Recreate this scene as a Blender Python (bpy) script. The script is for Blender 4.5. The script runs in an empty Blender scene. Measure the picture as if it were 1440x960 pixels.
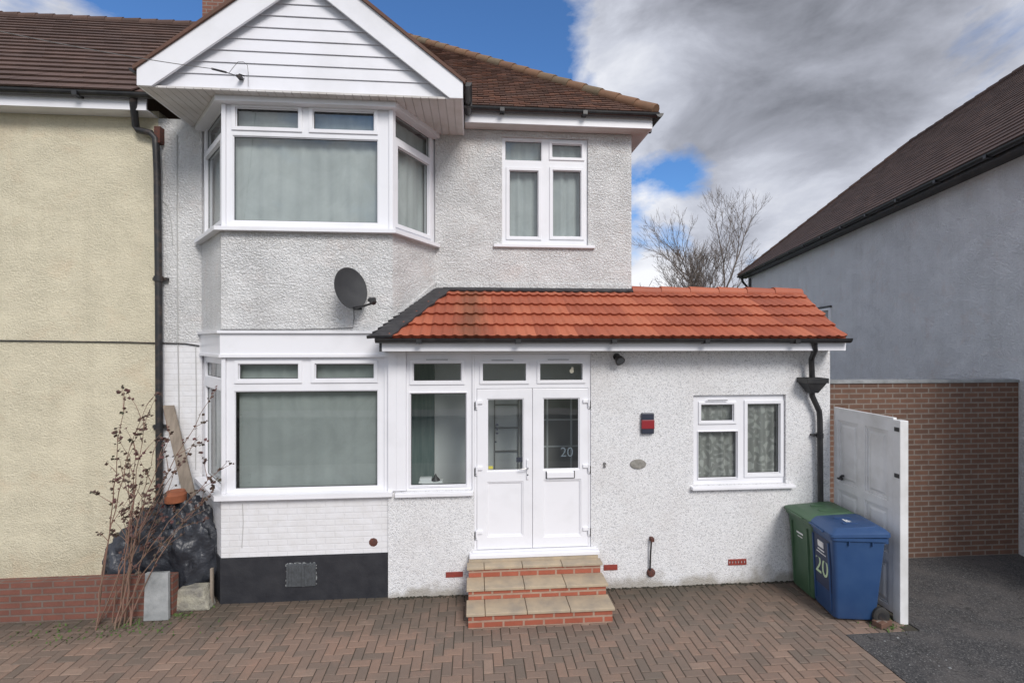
import bpy, math, random
from mathutils import Vector, Matrix
random.seed(7)
sc = bpy.context.scene
COL = sc.collection
H, F, TH = 3.15, 680.0, math.radians(4.63)
ST, CT = math.sin(TH), math.cos(TH)

def P(x, y, Y):
    """photo pixel on the vertical plane Y = const -> world point"""
    u = (x-720)/F; v = (480-y)/F
    t = Y/(CT-u*ST)
    return Vector((t*(ST+u*CT), Y, H+t*v))
def PX(x, Y): return P(x, 480, Y).x
def PZ(y, Y, x=720): return P(x, y, Y).z

# ------------------------------------------------------------------ mesh builder
ORG = {}
class MB:
    def __init__(s): s.v=[]; s.f=[]; s.r=[]; s.cr=0.5
    def vert(s, p): s.v.append(Vector(p)); return len(s.v)-1
    def face(s, *idx): s.f.append(tuple(idx)); s.r.append(s.cr)
    def quad(s, a, b, c, d): s.face(*[s.vert(p) for p in (a,b,c,d)])
    def poly(s, pts): s.face(*[s.vert(p) for p in pts])
    def box(s, x0, x1, y0, y1, z0, z1, M=None):
        p=[Vector((x,y,z)) for z in (z0,z1) for (x,y) in ((x0,y0),(x1,y0),(x1,y1),(x0,y1))]
        if M is not None: p=[M@q for q in p]
        i=[s.vert(q) for q in p]
        for f in ((3,2,1,0),(4,5,6,7),(0,1,5,4),(1,2,6,5),(2,3,7,6),(3,0,4,7)): s.face(*[i[k] for k in f])
    def prism(s, bottom, top):
        a=[s.vert(q) for q in bottom]; b=[s.vert(q) for q in top]; n=len(a)
        s.face(*reversed(a)); s.face(*b)
        for k in range(n): s.face(a[k], a[(k+1)%n], b[(k+1)%n], b[k])
    def tube(s, path, r, n=8, caps=True):
        path=[Vector(p) for p in path]
        if not hasattr(r,'__len__'): r=[r]*len(path)
        rings=[]; up=None
        for k,p in enumerate(path):
            d=(path[min(k+1,len(path)-1)]-path[max(k-1,0)]).normalized()
            if up is None:
                up=Vector((0,0,1)) if abs(d.z)<.9 else Vector((1,0,0))
            a=d.cross(up)
            if a.length<1e-5: a=d.orthogonal()
            a.normalize(); b=a.cross(d).normalized(); up=b
            rings.append([s.vert(p+r[k]*(math.cos(2*math.pi*j/n)*a+math.sin(2*math.pi*j/n)*b)) for j in range(n)])
        for k in range(len(rings)-1):
            for j in range(n): s.face(rings[k][j],rings[k+1][j],rings[k+1][(j+1)%n],rings[k][(j+1)%n])
        if caps: s.face(*rings[0]); s.face(*reversed(rings[-1]))
    def lathe(s, prof, M=Matrix(), n=24):
        rings=[[s.vert(M@Vector((r*math.cos(2*math.pi*j/n),r*math.sin(2*math.pi*j/n),z))) for j in range(n)] for r,z in prof]
        for k in range(len(rings)-1):
            for j in range(n): s.face(rings[k][j],rings[k][(j+1)%n],rings[k+1][(j+1)%n],rings[k+1][j])
        s.face(*reversed(rings[0])); s.face(*rings[-1])
    def holes(s, T, x0, x1, z0, z1, hs, d0, d1):
        """panel with rectangular holes; T(a, depth, z)->world, front at depth d0, back at d1"""
        xs=sorted({x0,x1,*[min(max(h[0],x0),x1) for h in hs],*[min(max(h[2],x0),x1) for h in hs]})
        zs=sorted({z0,z1,*[min(max(h[1],z0),z1) for h in hs],*[min(max(h[3],z0),z1) for h in hs]})
        solid={}
        for i in range(len(xs)-1):
            for j in range(len(zs)-1):
                cx=(xs[i]+xs[i+1])/2; cz=(zs[j]+zs[j+1])/2
                solid[i,j]=not any(h[0]<cx<h[2] and h[1]<cz<h[3] for h in hs)
        g={}
        def V(i,j,d):
            if (i,j,d) not in g: g[i,j,d]=s.vert(T(xs[i], d0 if d==0 else d1, zs[j]))
            return g[i,j,d]
        for (i,j),ok in solid.items():
            if not ok: continue
            s.face(V(i,j,0),V(i+1,j,0),V(i+1,j+1,0),V(i,j+1,0))
            s.face(V(i,j,1),V(i,j+1,1),V(i+1,j+1,1),V(i+1,j,1))
            for (di,dj,a,b) in ((-1,0,(i,j),(i,j+1)),(1,0,(i+1,j+1),(i+1,j)),(0,-1,(i+1,j),(i,j)),(0,1,(i,j+1),(i+1,j+1))):
                if not solid.get((i+di,j+dj),False): s.face(V(*a,0),V(*b,0),V(*b,1),V(*a,1))
    def build(s, name, mat, parent=None, smooth=None, bevel=0, recalc=False):
        me=bpy.data.meshes.new(name)
        off=Vector((0,0,0))
        if parent is not None: off=ORG.get(parent.name, Vector((0,0,0)))
        me.from_pydata([tuple(p-off) for p in s.v],[],s.f); 
        if recalc:
            import bmesh
            bm=bmesh.new(); bm.from_mesh(me); bmesh.ops.recalc_face_normals(bm,faces=bm.faces); bm.to_mesh(me); bm.free()
        me.update()
        uv=me.uv_layers.new(name='UVMap'); co=[v.co+off for v in me.vertices]
        for p in me.polygons:
            n=p.normal
            if abs(n.z)>.96: A=Vector((1,0,0)); B=Vector((0,1,0))
            else:
                A=Vector((-n.y,n.x,0)).normalized(); B=n.cross(A)
                if B.z<0: B=-B
            for li in p.loop_indices:
                c=co[me.loops[li].vertex_index]; uv.data[li].uv=(c.dot(A),c.dot(B))
        at=me.attributes.new('rnd','FLOAT','FACE')
        if len(s.r)==len(me.polygons): at.data.foreach_set('value',s.r)
        if mat is not None: me.materials.append(mat)
        if smooth is not None:
            me.shade_smooth()
            if smooth<179: me.set_sharp_from_angle(angle=math.radians(smooth))
        o=bpy.data.objects.new(name,me); COL.objects.link(o)
        if parent is not None:
            o.parent=parent; ORG[o.name]=off
        if bevel:
            m=o.modifiers.new('bevel','BEVEL'); m.width=bevel; m.segments=2; m.limit_method='ANGLE'; m.angle_limit=math.radians(40)
        return o
def tag(o, label=None, cat=None, group=None, kind=None):
    for k,v in (('label',label),('category',cat),('group',group),('kind',kind)):
        if v: o[k]=v
    return o
def thing(name, label, cat, loc=(0,0,0), rz=0, group=None, local=False):
    o=bpy.data.objects.new(name,None); COL.objects.link(o); o.location=loc; o.rotation_euler=(0,0,rz)
    o.empty_display_size=.2
    ORG[o.name]=Vector((0,0,0)) if local else Vector(loc)
    return tag(o,label,cat,group)
def TY(Y):   # facade transform: a = X, depth grows into the house
    return lambda a,d,z: Vector((a,Y+d,z))

# ------------------------------------------------------------------ materials
def nt(name):
    m=bpy.data.materials.new(name); m.use_nodes=True
    t=m.node_tree; b=t.nodes['Principled BSDF']; return m,t,b
def N(t,k,**kw):
    n=t.nodes.new(k)
    for a,v in kw.items(): setattr(n,a,v)
    return n
def coord(t,kind='Object',scale=(1,1,1)):
    c=N(t,'ShaderNodeTexCoord'); m=N(t,'ShaderNodeMapping'); m.inputs['Scale'].default_value=scale
    t.links.new(c.outputs[kind],m.inputs[0]); return m.outputs[0]
def noise(t,v,scale,detail=4,rough=.55,dist=0):
    n=N(t,'ShaderNodeTexNoise'); n.inputs['Scale'].default_value=scale; n.inputs['Detail'].default_value=detail
    n.inputs['Roughness'].default_value=rough; n.inputs['Distortion'].default_value=dist
    t.links.new(v,n.inputs['Vector']); return n.outputs['Fac']
def ramp(t,v,stops):
    r=N(t,'ShaderNodeValToRGB'); e=r.color_ramp.elements
    while len(e)<len(stops): e.new(.5)
    for i,(p,c) in enumerate(stops):
        e[i].position=p; e[i].color=(c,c,c,1) if not hasattr(c,'__len__') else (*c,1)
    t.links.new(v,r.inputs[0]); return r.outputs[0]
def mix(t,f,a,b,mode='MIX'):
    m=N(t,'ShaderNodeMix',data_type='RGBA',blend_type=mode)
    for s_,val in ((m.inputs[0],f),(m.inputs[6],a),(m.inputs[7],b)):
        if isinstance(val,(int,float)): s_.default_value=val
        elif isinstance(val,(tuple,list)): s_.default_value=(*val[:3],1)
        else: t.links.new(val,s_)
    return m.outputs[2]
def math_(t,op,a,b=None,c=None):
    m=N(t,'ShaderNodeMath',operation=op)
    for k,val in enumerate((a,b,c)):
        if val is None: continue
        if isinstance(val,(int,float)): m.inputs[k].default_value=val
        else: t.links.new(val,m.inputs[k])
    return m.outputs[0]
def bump(t,b,h,strength,dist):
    n=N(t,'ShaderNodeBump'); n.inputs['Strength'].default_value=strength; n.inputs['Distance'].default_value=dist
    t.links.new(h,n.inputs['Height']); t.links.new(n.outputs[0],b.inputs['Normal'])
def setc(t,b,c):
    if isinstance(c,(tuple,list)): b.inputs['Base Color'].default_value=(*c,1)
    else: t.links.new(c,b.inputs['Base Color'])
def simple(name,c,c2=None,rough=.5,scale=4,lo=.35,hi=.7,bs=0,bd=.003,bscale=60,metal=0,coord_scale=(1,1,1),detail=5,spec=None):
    m,t,b=nt(name); v=coord(t,'Object',coord_scale)
    if c2: setc(t,b,mix(t,ramp(t,noise(t,v,scale,detail),[(lo,0),(hi,1)]),c,c2))
    else: setc(t,b,c)
    b.inputs['Roughness'].default_value=rough; b.inputs['Metallic'].default_value=metal
    if spec is not None: b.inputs['Specular IOR Level'].default_value=spec
    if bs: bump(t,b,noise(t,v,bscale,3),bs,bd)
    return m

def m_roughcast(name,light,dark,scale=26,dist=.03,stain=(.42,.40,.37),stain_lo=.56):
    m,t,b=nt(name); v=coord(t,'Object',(1,1,1.25))
    n1=noise(t,v,scale,3,.6,.6); n2=noise(t,v,scale*2.6,2,.5)
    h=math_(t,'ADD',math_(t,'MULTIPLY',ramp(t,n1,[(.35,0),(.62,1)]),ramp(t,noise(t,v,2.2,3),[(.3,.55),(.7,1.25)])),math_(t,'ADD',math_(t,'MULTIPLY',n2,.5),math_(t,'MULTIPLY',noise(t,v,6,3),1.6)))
    c=mix(t,ramp(t,n1,[(.30,0),(.46,1)]),dark,light)  # occlusion shade painted into the colour, darker in the hollows of the bump
    big=noise(t,v,.9,6,.62)
    c=mix(t,math_(t,'MULTIPLY',ramp(t,big,[(stain_lo,0),(.78,1)]),.28),c,stain)
    c=mix(t,math_(t,'MULTIPLY',ramp(t,noise(t,v,1.7,7,.7,.5),[(.55,0),(.68,1)]),.5),c,tuple(a*b for a,b in zip(light,(.95,.86,.82))))
    c=mix(t,math_(t,'MULTIPLY',ramp(t,noise(t,coord(t,'Object',(2.5,2.5,.25)),1.8,5,.6),[(.5,0),(.75,1)]),.16),c,stain)
    setc(t,b,c); b.inputs['Roughness'].default_value=.9; b.inputs['Specular IOR Level'].default_value=.2
    bump(t,b,h,.85,dist); return m
def m_pebble():
    m,t,b=nt('pebbledash'); v=coord(t)
    vo=N(t,'ShaderNodeTexVoronoi'); vo.inputs['Scale'].default_value=85; t.links.new(v,vo.inputs['Vector'])
    sep=N(t,'ShaderNodeSeparateColor'); t.links.new(vo.outputs['Color'],sep.inputs[0])
    c=ramp(t,sep.outputs[0],[(0,(.50,.50,.51)),(.12,(.56,.56,.57)),(.24,(.70,.70,.70)),(.7,(.75,.75,.76)),(1,(.82,.82,.82))])
    big=noise(t,v,1.3,6,.6)
    c=mix(t,math_(t,'MULTIPLY',ramp(t,big,[(.5,0),(.75,1)]),.3),c,(.5,.46,.43))
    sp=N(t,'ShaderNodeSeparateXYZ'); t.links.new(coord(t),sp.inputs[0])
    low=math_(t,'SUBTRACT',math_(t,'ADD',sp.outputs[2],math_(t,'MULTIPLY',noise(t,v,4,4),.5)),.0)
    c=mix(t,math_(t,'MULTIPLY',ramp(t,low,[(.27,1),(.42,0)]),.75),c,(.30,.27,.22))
    setc(t,b,c); b.inputs['Roughness'].default_value=.88; b.inputs['Specular IOR Level'].default_value=.2
    h=math_(t,'SUBTRACT',1.0,vo.outputs['Distance'])
    bump(t,b,h,.8,.008); return m
def m_brick(name,c1,c2,mortar,w=.225,h=.075,ms=.011,bs=.6,rough=.85,painted=False):
    m,t,b=nt(name); v=coord(t,'UV')
    br=N(t,'ShaderNodeTexBrick'); t.links.new(v,br.inputs['Vector'])
    for k,val in (('Scale',1),('Mortar Size',ms),('Mortar Smooth',.25 if painted else .1),('Brick Width',w),('Row Height',h),('Bias',0)): br.inputs[k].default_value=val
    br.inputs['Color1'].default_value=(*c1,1); br.inputs['Color2'].default_value=(*c2,1); br.inputs['Mortar'].default_value=(*mortar,1)
    ob=coord(t)
    c=mix(t,math_(t,'MULTIPLY',ramp(t,noise(t,ob,6,6,.65),[(.35,0),(.75,1)]),.5),br.outputs['Color'],tuple(x*.6 for x in c1) if not painted else (.55,.53,.50))
    c=mix(t,math_(t,'MULTIPLY',noise(t,ob,60,3),.25),c,tuple(min(1,x*1.5) for x in c2) if not painted else (.8,.8,.8))
    setc(t,b,c); b.inputs['Roughness'].default_value=rough
    hh=math_(t,'SUBTRACT',math_(t,'MULTIPLY',noise(t,ob,40,4),.35),br.outputs['Fac'])
    bump(t,b,hh,bs,.008); return m
def m_tile(name,cols,rough=.8,moss=.0,stains=0):
    m,t,b=nt(name); at=N(t,'ShaderNodeAttribute',attribute_name='rnd')
    c=ramp(t,at.outputs['Fac'],cols); ob=coord(t)
    c=mix(t,math_(t,'MULTIPLY',ramp(t,noise(t,ob,3,6,.7),[(.4,0),(.7,1)]),.45),c,tuple(x*.55 for x in cols[0][1]))
    c=mix(t,math_(t,'MULTIPLY',noise(t,ob,45,4,.7),.5),c,cols[-1][1])
    if moss: c=mix(t,math_(t,'MULTIPLY',ramp(t,noise(t,ob,9,6,.7),[(.55,0),(.72,1)]),moss),c,(.10,.105,.05))
    if stains:
        d=N(t,'ShaderNodeVectorMath',operation='DISTANCE'); t.links.new(coord(t,'Object',(1.6,1,1)),d.inputs[0]); d.inputs[1].default_value=(-.22*1.6+STX,0,0)
        n_=noise(t,coord(t,'Object',(9,2,2)),1.5,5,.7)
        k=math_(t,'MULTIPLY',ramp(t,math_(t,'ADD',d.outputs['Value'],math_(t,'MULTIPLY',n_,.9)),[(.55,1),(1.25,0)]),.7)
        c=mix(t,k,c,(.16,.055,.03))
    setc(t,b,c); b.inputs['Roughness'].default_value=rough
    bump(t,b,noise(t,ob,90,3),.25,.003); return m
STX=0
def m_glass():
    m,t,b=nt('window_glass'); out=t.nodes['Material Output']; t.nodes.remove(b)
    tr=N(t,'ShaderNodeBsdfTransparent'); tr.inputs[0].default_value=(.80,.84,.83,1)
    gl=N(t,'ShaderNodeBsdfGlossy'); gl.inputs['Roughness'].default_value=.015
    lw=N(t,'ShaderNodeLayerWeight'); fz=math_(t,'ADD',math_(t,'MULTIPLY',math_(t,'POWER',lw.outputs['Facing'],4.0),.75),.11)
    bp=N(t,'ShaderNodeBump'); bp.inputs['Strength'].default_value=.05; bp.inputs['Distance'].default_value=.02
    t.links.new(noise(t,coord(t),2.2,1),bp.inputs['Height']); t.links.new(bp.outputs[0],gl.inputs['Normal'])
    mx=N(t,'ShaderNodeMixShader'); t.links.new(fz,mx.inputs[0]); t.links.new(tr.outputs[0],mx.inputs[1]); t.links.new(gl.outputs[0],mx.inputs[2])
    t.links.new(mx.outputs[0],out.inputs[0]); return m
def m_curtain(name,c,c2,fold=22,lace=False):
    m,t,b=nt(name); v=coord(t,'Object',(fold,fold,.35))
    cc=mix(t,noise(t,v,1,4,.6),c,c2)
    cc=mix(t,math_(t,'MULTIPLY',ramp(t,noise(t,coord(t),1.4,5,.65,1.2),[(.4,0),(.65,1)]),.35),cc,tuple(x*.62 for x in c))
    if lace:
        vo=N(t,'ShaderNodeTexVoronoi',feature='DISTANCE_TO_EDGE'); vo.inputs['Scale'].default_value=9; t.links.new(coord(t),vo.inputs['Vector'])
        cc=mix(t,math_(t,'MULTIPLY',ramp(t,vo.outputs['Distance'],[(.12,0),(.22,1)]),.35),cc,tuple(x*1.7 for x in c2))
    setc(t,b,cc); b.inputs['Roughness'].default_value=.95; b.inputs['Specular IOR Level'].default_value=.05; return m
def m_paver():
    m,t,b=nt('block_paving'); at=N(t,'ShaderNodeAttribute',attribute_name='rnd'); ob=coord(t)
    c=ramp(t,at.outputs['Fac'],[(0,(.175,.130,.100)),(.3,(.235,.160,.122)),(.6,(.27,.178,.132)),(.9,(.31,.195,.14)),(1,(.35,.24,.18))])
    c=mix(t,ramp(t,noise(t,ob,.9,6,.7),[(.42,0),(.66,1)]),c,mix(t,.6,c,(.15,.13,.105)))
    c=mix(t,math_(t,'MULTIPLY',ramp(t,noise(t,ob,2.6,6,.75),[(.56,0),(.68,1)]),.55),c,(.36,.21,.15))
    c=mix(t,math_(t,'MULTIPLY',noise(t,ob,55,5,.7),.55),c,(.10,.085,.075))
    c=mix(t,math_(t,'MULTIPLY',ramp(t,noise(t,ob,170,2),[(.62,0),(.7,1)]),.35),c,(.45,.37,.32))
    # damp, mossy band along the foot of the walls
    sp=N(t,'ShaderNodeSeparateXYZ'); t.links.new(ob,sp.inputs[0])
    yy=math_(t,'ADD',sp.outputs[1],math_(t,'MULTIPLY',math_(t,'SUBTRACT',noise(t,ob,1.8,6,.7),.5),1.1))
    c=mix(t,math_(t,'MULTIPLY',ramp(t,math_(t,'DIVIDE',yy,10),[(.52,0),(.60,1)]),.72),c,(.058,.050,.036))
    setc(t,b,c); b.inputs['Roughness'].default_value=.85
    bump(t,b,noise(t,ob,120,4),.5,.004); return m

M={}
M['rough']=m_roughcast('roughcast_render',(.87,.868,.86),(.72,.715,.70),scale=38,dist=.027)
M['pebble']=m_pebble()
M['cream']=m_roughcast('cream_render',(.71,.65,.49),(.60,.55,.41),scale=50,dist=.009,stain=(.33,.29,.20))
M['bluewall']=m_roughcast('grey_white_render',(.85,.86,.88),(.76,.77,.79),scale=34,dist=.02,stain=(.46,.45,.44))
M['pbrick']=m_brick('painted_brick',(.76,.76,.78),(.74,.74,.76),(.71,.71,.73),ms=.008,painted=True,bs=.45,rough=.55)
M['upvc']=simple('white_upvc',(.80,.80,.83),(.70,.70,.72),rough=.28,scale=2.2,lo=.5,hi=.85)
M['siding']=simple('white_siding',(.78,.78,.82),(.68,.68,.70),rough=.38,scale=1.6,lo=.45,hi=.8)
M['soffit']=simple('soffit_board',(.66,.64,.63),(.52,.49,.46),rough=.5,scale=2.5)
M['blackpaint']=simple('black_plinth_paint',(.018,.019,.024),(.032,.033,.038),rough=.55,scale=6,bs=.4,bd=.006,bscale=30)
M['black']=simple('black_plastic',(.014,.014,.016),(.035,.034,.034),rough=.38,scale=7)
M['iron']=simple('black_iron',(.02,.02,.022),(.07,.05,.04),rough=.5,scale=9,lo=.5)
M['lead']=simple('lead_flashing',(.022,.022,.026),(.05,.048,.05),rough=.55,scale=8,bs=.5,bd=.01,bscale=14)
M['glass']=m_glass()
M['net']=m_curtain('net_curtain',(.44,.465,.465),(.66,.68,.675),5)
M['blind']=m_curtain('green_grey_blind',(.38,.405,.395),(.44,.46,.45),4)
M['lace']=m_curtain('lace_curtain',(.20,.20,.19),(.46,.455,.43),16,lace=True)
M['dim']=simple('dim_interior',(.30,.29,.28),rough=.9)
M['porch']=simple('porch_wall',(.80,.80,.80),(.72,.72,.72),rough=.8,scale=2)
M['porchdark']=simple('porch_dark',(.12,.17,.165),(.20,.25,.24),rough=.6,scale=3,coord_scale=(6,6,.6))
M['redtile']=None
M['browntile']=m_tile('brown_plain_tile',[(0,(.060,.036,.030)),(.35,(.095,.055,.042)),(.75,(.13,.068,.048)),(1,(.20,.085,.05))],moss=.25)
M['darktile']=m_tile('dark_brown_tile',[(0,(.070,.042,.034)),(.5,(.095,.057,.045)),(1,(.125,.072,.055))])
M['ridge']=m_tile('terracotta_ridge',[(0,(.20,.085,.045)),(.5,(.25,.12,.06)),(1,(.17,.14,.09))],moss=.3)
M['chimney']=m_brick('chimney_brick',(.16,.07,.05),(.22,.09,.06),(.22,.20,.18))
M['brick']=m_brick('brown_brick',(.11,.060,.042),(.17,.088,.058),(.24,.21,.18))
M['stepbrick']=m_brick('red_step_brick',(.30,.080,.045),(.37,.11,.065),(.36,.29,.22),ms=.012,bs=.8)
M['oldbrick']=m_brick('weathered_red_brick',(.15,.062,.045),(.20,.078,.055),(.15,.135,.115),bs=.9)
M['slab']=simple('buff_stone_slab',(.45,.36,.25),(.30,.255,.20),rough=.8,scale=5,bs=.35,bd=.004,bscale=40)
M['redbrick']=simple('red_airbrick',(.30,.05,.035),(.20,.04,.03),rough=.8,scale=30,bs=.6,bd=.004)
M['paver']=m_paver()
M['sand']=simple('joint_sand',(.055,.047,.036),(.035,.036,.022),rough=.95,scale=9)
M['tarmac']=simple('tarmac',(.060,.058,.060),(.035,.034,.036),rough=.9,scale=5,bs=.7,bd=.006,bscale=140)
def m_tarmac():
    m,t,b=nt('worn_tarmac'); ob=coord(t)
    vo=N(t,'ShaderNodeTexVoronoi'); vo.inputs['Scale'].default_value=95; t.links.new(ob,vo.inputs['Vector'])
    se=N(t,'ShaderNodeSeparateColor'); t.links.new(vo.outputs['Color'],se.inputs[0])
    c=ramp(t,se.outputs[0],[(0,(.030,.030,.032)),(.5,(.055,.054,.056)),(.85,(.085,.083,.082)),(1,(.17,.165,.16))])
    c=mix(t,math_(t,'MULTIPLY',ramp(t,noise(t,ob,1.6,7,.7),[(.45,0),(.62,1)]),.6),c,(.11,.10,.095))
    cr=N(t,'ShaderNodeTexVoronoi',feature='DISTANCE_TO_EDGE'); cr.inputs['Scale'].default_value=1.1
    wv=N(t,'ShaderNodeVectorMath',operation='ADD'); t.links.new(ob,wv.inputs[0]); nn=N(t,'ShaderNodeTexNoise'); nn.inputs['Scale'].default_value=5; t.links.new(ob,nn.inputs['Vector']); t.links.new(nn.outputs['Color'],wv.inputs[1]); t.links.new(wv.outputs[0],cr.inputs['Vector'])
    c=mix(t,ramp(t,cr.outputs['Distance'],[(.004,.8),(.012,0)]),c,(.018,.018,.016))
    setc(t,b,c); b.inputs['Roughness'].default_value=.9; bump(t,b,vo.outputs['Distance'],.6,.006); return m
M['tarmac']=m_tarmac()
M['pave']=simple('pavement_slabs',(.28,.27,.26),(.20,.19,.18),rough=.9,scale=3,bs=.3)
M['kerb']=simple('kerb_stone',(.33,.32,.30),(.22,.21,.2),rough=.85,scale=9,bs=.3)
M['soil']=simple('rough_grass',(.055,.085,.03),(.07,.06,.035),rough=1,scale=.8,bs=1,bd=.05,bscale=9)
M['gate']=simple('white_gate_paint',(.72,.72,.72),(.50,.49,.47),rough=.45,scale=2.4,lo=.45,hi=.8)
M['bluebin']=simple('blue_bin_plastic',(.022,.062,.165),(.032,.078,.185),rough=.42,scale=4,bs=.1,bd=.002,bscale=200)
M['greenbin']=simple('green_bin_plastic',(.050,.105,.058),(.07,.13,.075),rough=.45,scale=4)
M['tyre']=simple('wheel_rubber',(.02,.02,.02),(.05,.045,.04),rough=.8,scale=9)
M['tarp']=simple('black_plastic_sheet',(.020,.022,.028),(.045,.050,.062),rough=.40,scale=2.5,bs=.9,bd=.035,bscale=7)
M['wood']=simple('weathered_board',(.30,.25,.20),(.20,.165,.13),rough=.85,scale=3,coord_scale=(8,8,.8),bs=.3)
M['concrete']=simple('concrete',(.34,.35,.35),(.20,.21,.21),rough=.9,scale=6,bs=.5,bd=.006,bscale=40)
M['stone']=simple('rough_stone',(.36,.34,.27),(.16,.15,.14),rough=.95,scale=9,bs=.9,bd=.02,bscale=22)
M['terra']=simple('terracotta',(.36,.12,.055),(.26,.085,.04),rough=.8,scale=8)
M['bark']=simple('bare_bark',(.12,.095,.08),(.19,.16,.14),rough=.95,scale=6)
M['stem']=simple('rose_stem',(.24,.13,.10),(.16,.12,.08),rough=.8,scale=12)
M['leaf']=simple('dry_rose_leaf',(.10,.035,.035),(.05,.055,.03),rough=.7,scale=9)
M['weed']=simple('green_weed',(.08,.13,.03),(.05,.09,.02),rough=.8,scale=9)
M['dish']=simple('dish_mesh_grey',(.030,.031,.034),(.045,.046,.048),rough=.7,scale=6)
M['steel']=simple('brushed_steel',(.55,.55,.55),rough=.3,metal=.9)
M['red']=simple('red_plastic',(.26,.018,.025),rough=.4)
M['navy']=simple('navy_plastic',(.03,.035,.055),rough=.4)
M['white']=simple('white_paint',(.80,.80,.80),rough=.4)
M['lime']=simple('pale_green_print',(.52,.66,.42),rough=.5)
M['darkprint']=simple('dark_label',(.03,.035,.05),rough=.5)
M['binlabel']=simple('navy_label',(.030,.042,.085),rough=.5)
M['yellow']=simple('yellow_sticker',(.55,.50,.08),rough=.5)
M['beige']=simple('beige_badge',(.55,.52,.40),rough=.5)
M['etch']=simple('etched_white',(.11,.14,.16),rough=.6)
M['grille']=simple('grey_mesh_cover',(.11,.12,.13),(.07,.075,.08),rough=.55,scale=30,metal=.3)
M['rust']=simple('rust',(.13,.045,.03),(.06,.035,.03),rough=.9,scale=30)
M['rope']=simple('grey_cable',(.16,.155,.15),rough=.6)
M['wirewhite']=simple('painted_cable',(.48,.48,.47),rough=.6)
M['plaque']=simple('stone_plaque',(.30,.29,.26),(.18,.17,.15),rough=.8,scale=25,bs=.4)

# ------------------------------------------------------------------ measured levels
YB, YE, YM = 6.08, 6.05, 6.92          # bay front, extension front, main wall
XL, XR = -4.25, 2.316                  # house left and right
XE = 4.72                             # extension right corner
BL, BR = PX(311,YB), PX(552,YB)        # bay front corners
WL, WR = -3.69, -.533                  # bay meets wall
EAVE = 6.17
house=thing('house','white rendered two-storey house with a gabled bay and red-roofed side extension','house',(-.97,YM,0))
HO=ORG[house.name]
STX=-(HO.x*1.6)                        # (object space of the tile roof)
# ------------------------------------------------------------------ window helper
def window(name, parent, T, outer, panes, sill=None, curtain=None, cur_d=.13, mat=None, depth=.07, set_=.03, curtain_name='curtain', mull=None):
    """outer=(x0,z0,x1,z1); panes: list of (x0,z0,x1,z1,sash_width) glass rects; T(a,d,z)"""
    mat=mat or M['upvc']
    x0,z0,x1,z1=outer
    mb=MB(); mb.holes(T,x0,x1,z0,z1,[p[:4] for p in panes],set_,set_+depth)
    fr=mb.build(name,mat,parent,bevel=.004,recalc=True)
    for p in panes:
        a0,b0,a1,b1,s=p
        if s>0:
            mb=MB(); mb.holes(T,a0-s,a1+s,b0-s,b1+s,[(a0,b0,a1,b1)],set_-.016,set_+.012)
            # a stepped inner bead
            mb.holes(T,a0-.001,a1+.001,b0-.001,b1+.001,[(a0+.010,b0+.010,a1-.010,b1-.010)],set_+.004,set_+.028)
            mb.build('sash',mat,fr,bevel=.005,recalc=True)
        else:
            mb=MB(); mb.holes(T,a0-.001,a1+.001,b0-.001,b1+.001,[(a0+.009,b0+.009,a1-.009,b1-.009)],set_+.012,set_+.030)
            mb.build('glazing_bead',mat,fr,recalc=True)
        mb=MB(); mb.holes(T,a0+.005,a1-.005,b0+.005,b1-.005,[(a0+.016,b0+.016,a1-.016,b1-.016)],set_+.0285,set_+.0315); mb.build('gasket',M['black'],fr,recalc=True)
        g=MB(); g.quad(T(a0,set_+.032,b0),T(a1,set_+.032,b0),T(a1,set_+.032,b1),T(a0,set_+.032,b1)); g.build('glass',M['glass'],fr)
    if sill:
        sx0,sx1,sz,sp,sh=sill   # x-range, top z, projection, height
        mb=MB(); mb.prism([T(sx0,-sp,sz-sh),T(sx1,-sp,sz-sh),T(sx1,set_+depth,sz-sh),T(sx0,set_+depth,sz-sh)],
                          [T(sx0,-sp,sz-.008),T(sx1,-sp,sz-.008),T(sx1,set_+depth,sz+.004),T(sx0,set_+depth,sz+.004)])
        mb.build('sill',mat,fr,bevel=.006,recalc=True)
    if curtain:
        cm,amp,per,kind=curtain
        if kind=='flat': x0+=.075; x1-=.055
        mb=MB(); n=max(8,int((x1-x0)/per*8)); rows=10; g=[]
        rnd=random.Random(int(abs(x0*991+z0*37))); ph=[rnd.uniform(0,6) for _ in range(4)]
        for j in range(rows+1):
            zz=z0+.02+(z1-z0-.04)*j/rows; row=[]
            for i in range(n+1):
                a=x0+.02+(x1-x0-.04)*i/n; q=j/rows
                d=amp*(math.sin(a/per*6.283+ph[0]+.5*math.sin(a*3+ph[1])+(1-q)*.8*math.sin(a*5+ph[2]))+.5*math.sin(a/per*11+ph[3]))
                if kind=='drape': d*=(1.3-.6*q); 
                row.append(mb.vert(T(a,cur_d+d+.02,zz)))
            g.append(row)
        for j in range(rows):
            for i in range(n): mb.face(g[j][i],g[j][i+1],g[j+1][i+1],g[j+1][i])
        mb.build(curtain_name,cm,fr,smooth=179)
    return fr
def R(x0,y0,x1,y1,Y,s=.03):    # pixel glass rect -> local rect on the facade plane Y
    a=P(x0,y1,Y); b=P(x1,y0,Y); cx=(x0+x1)/2
    return (a.x,P(cx,y1,Y).z,b.x,P(cx,y0,Y).z,s)

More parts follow.
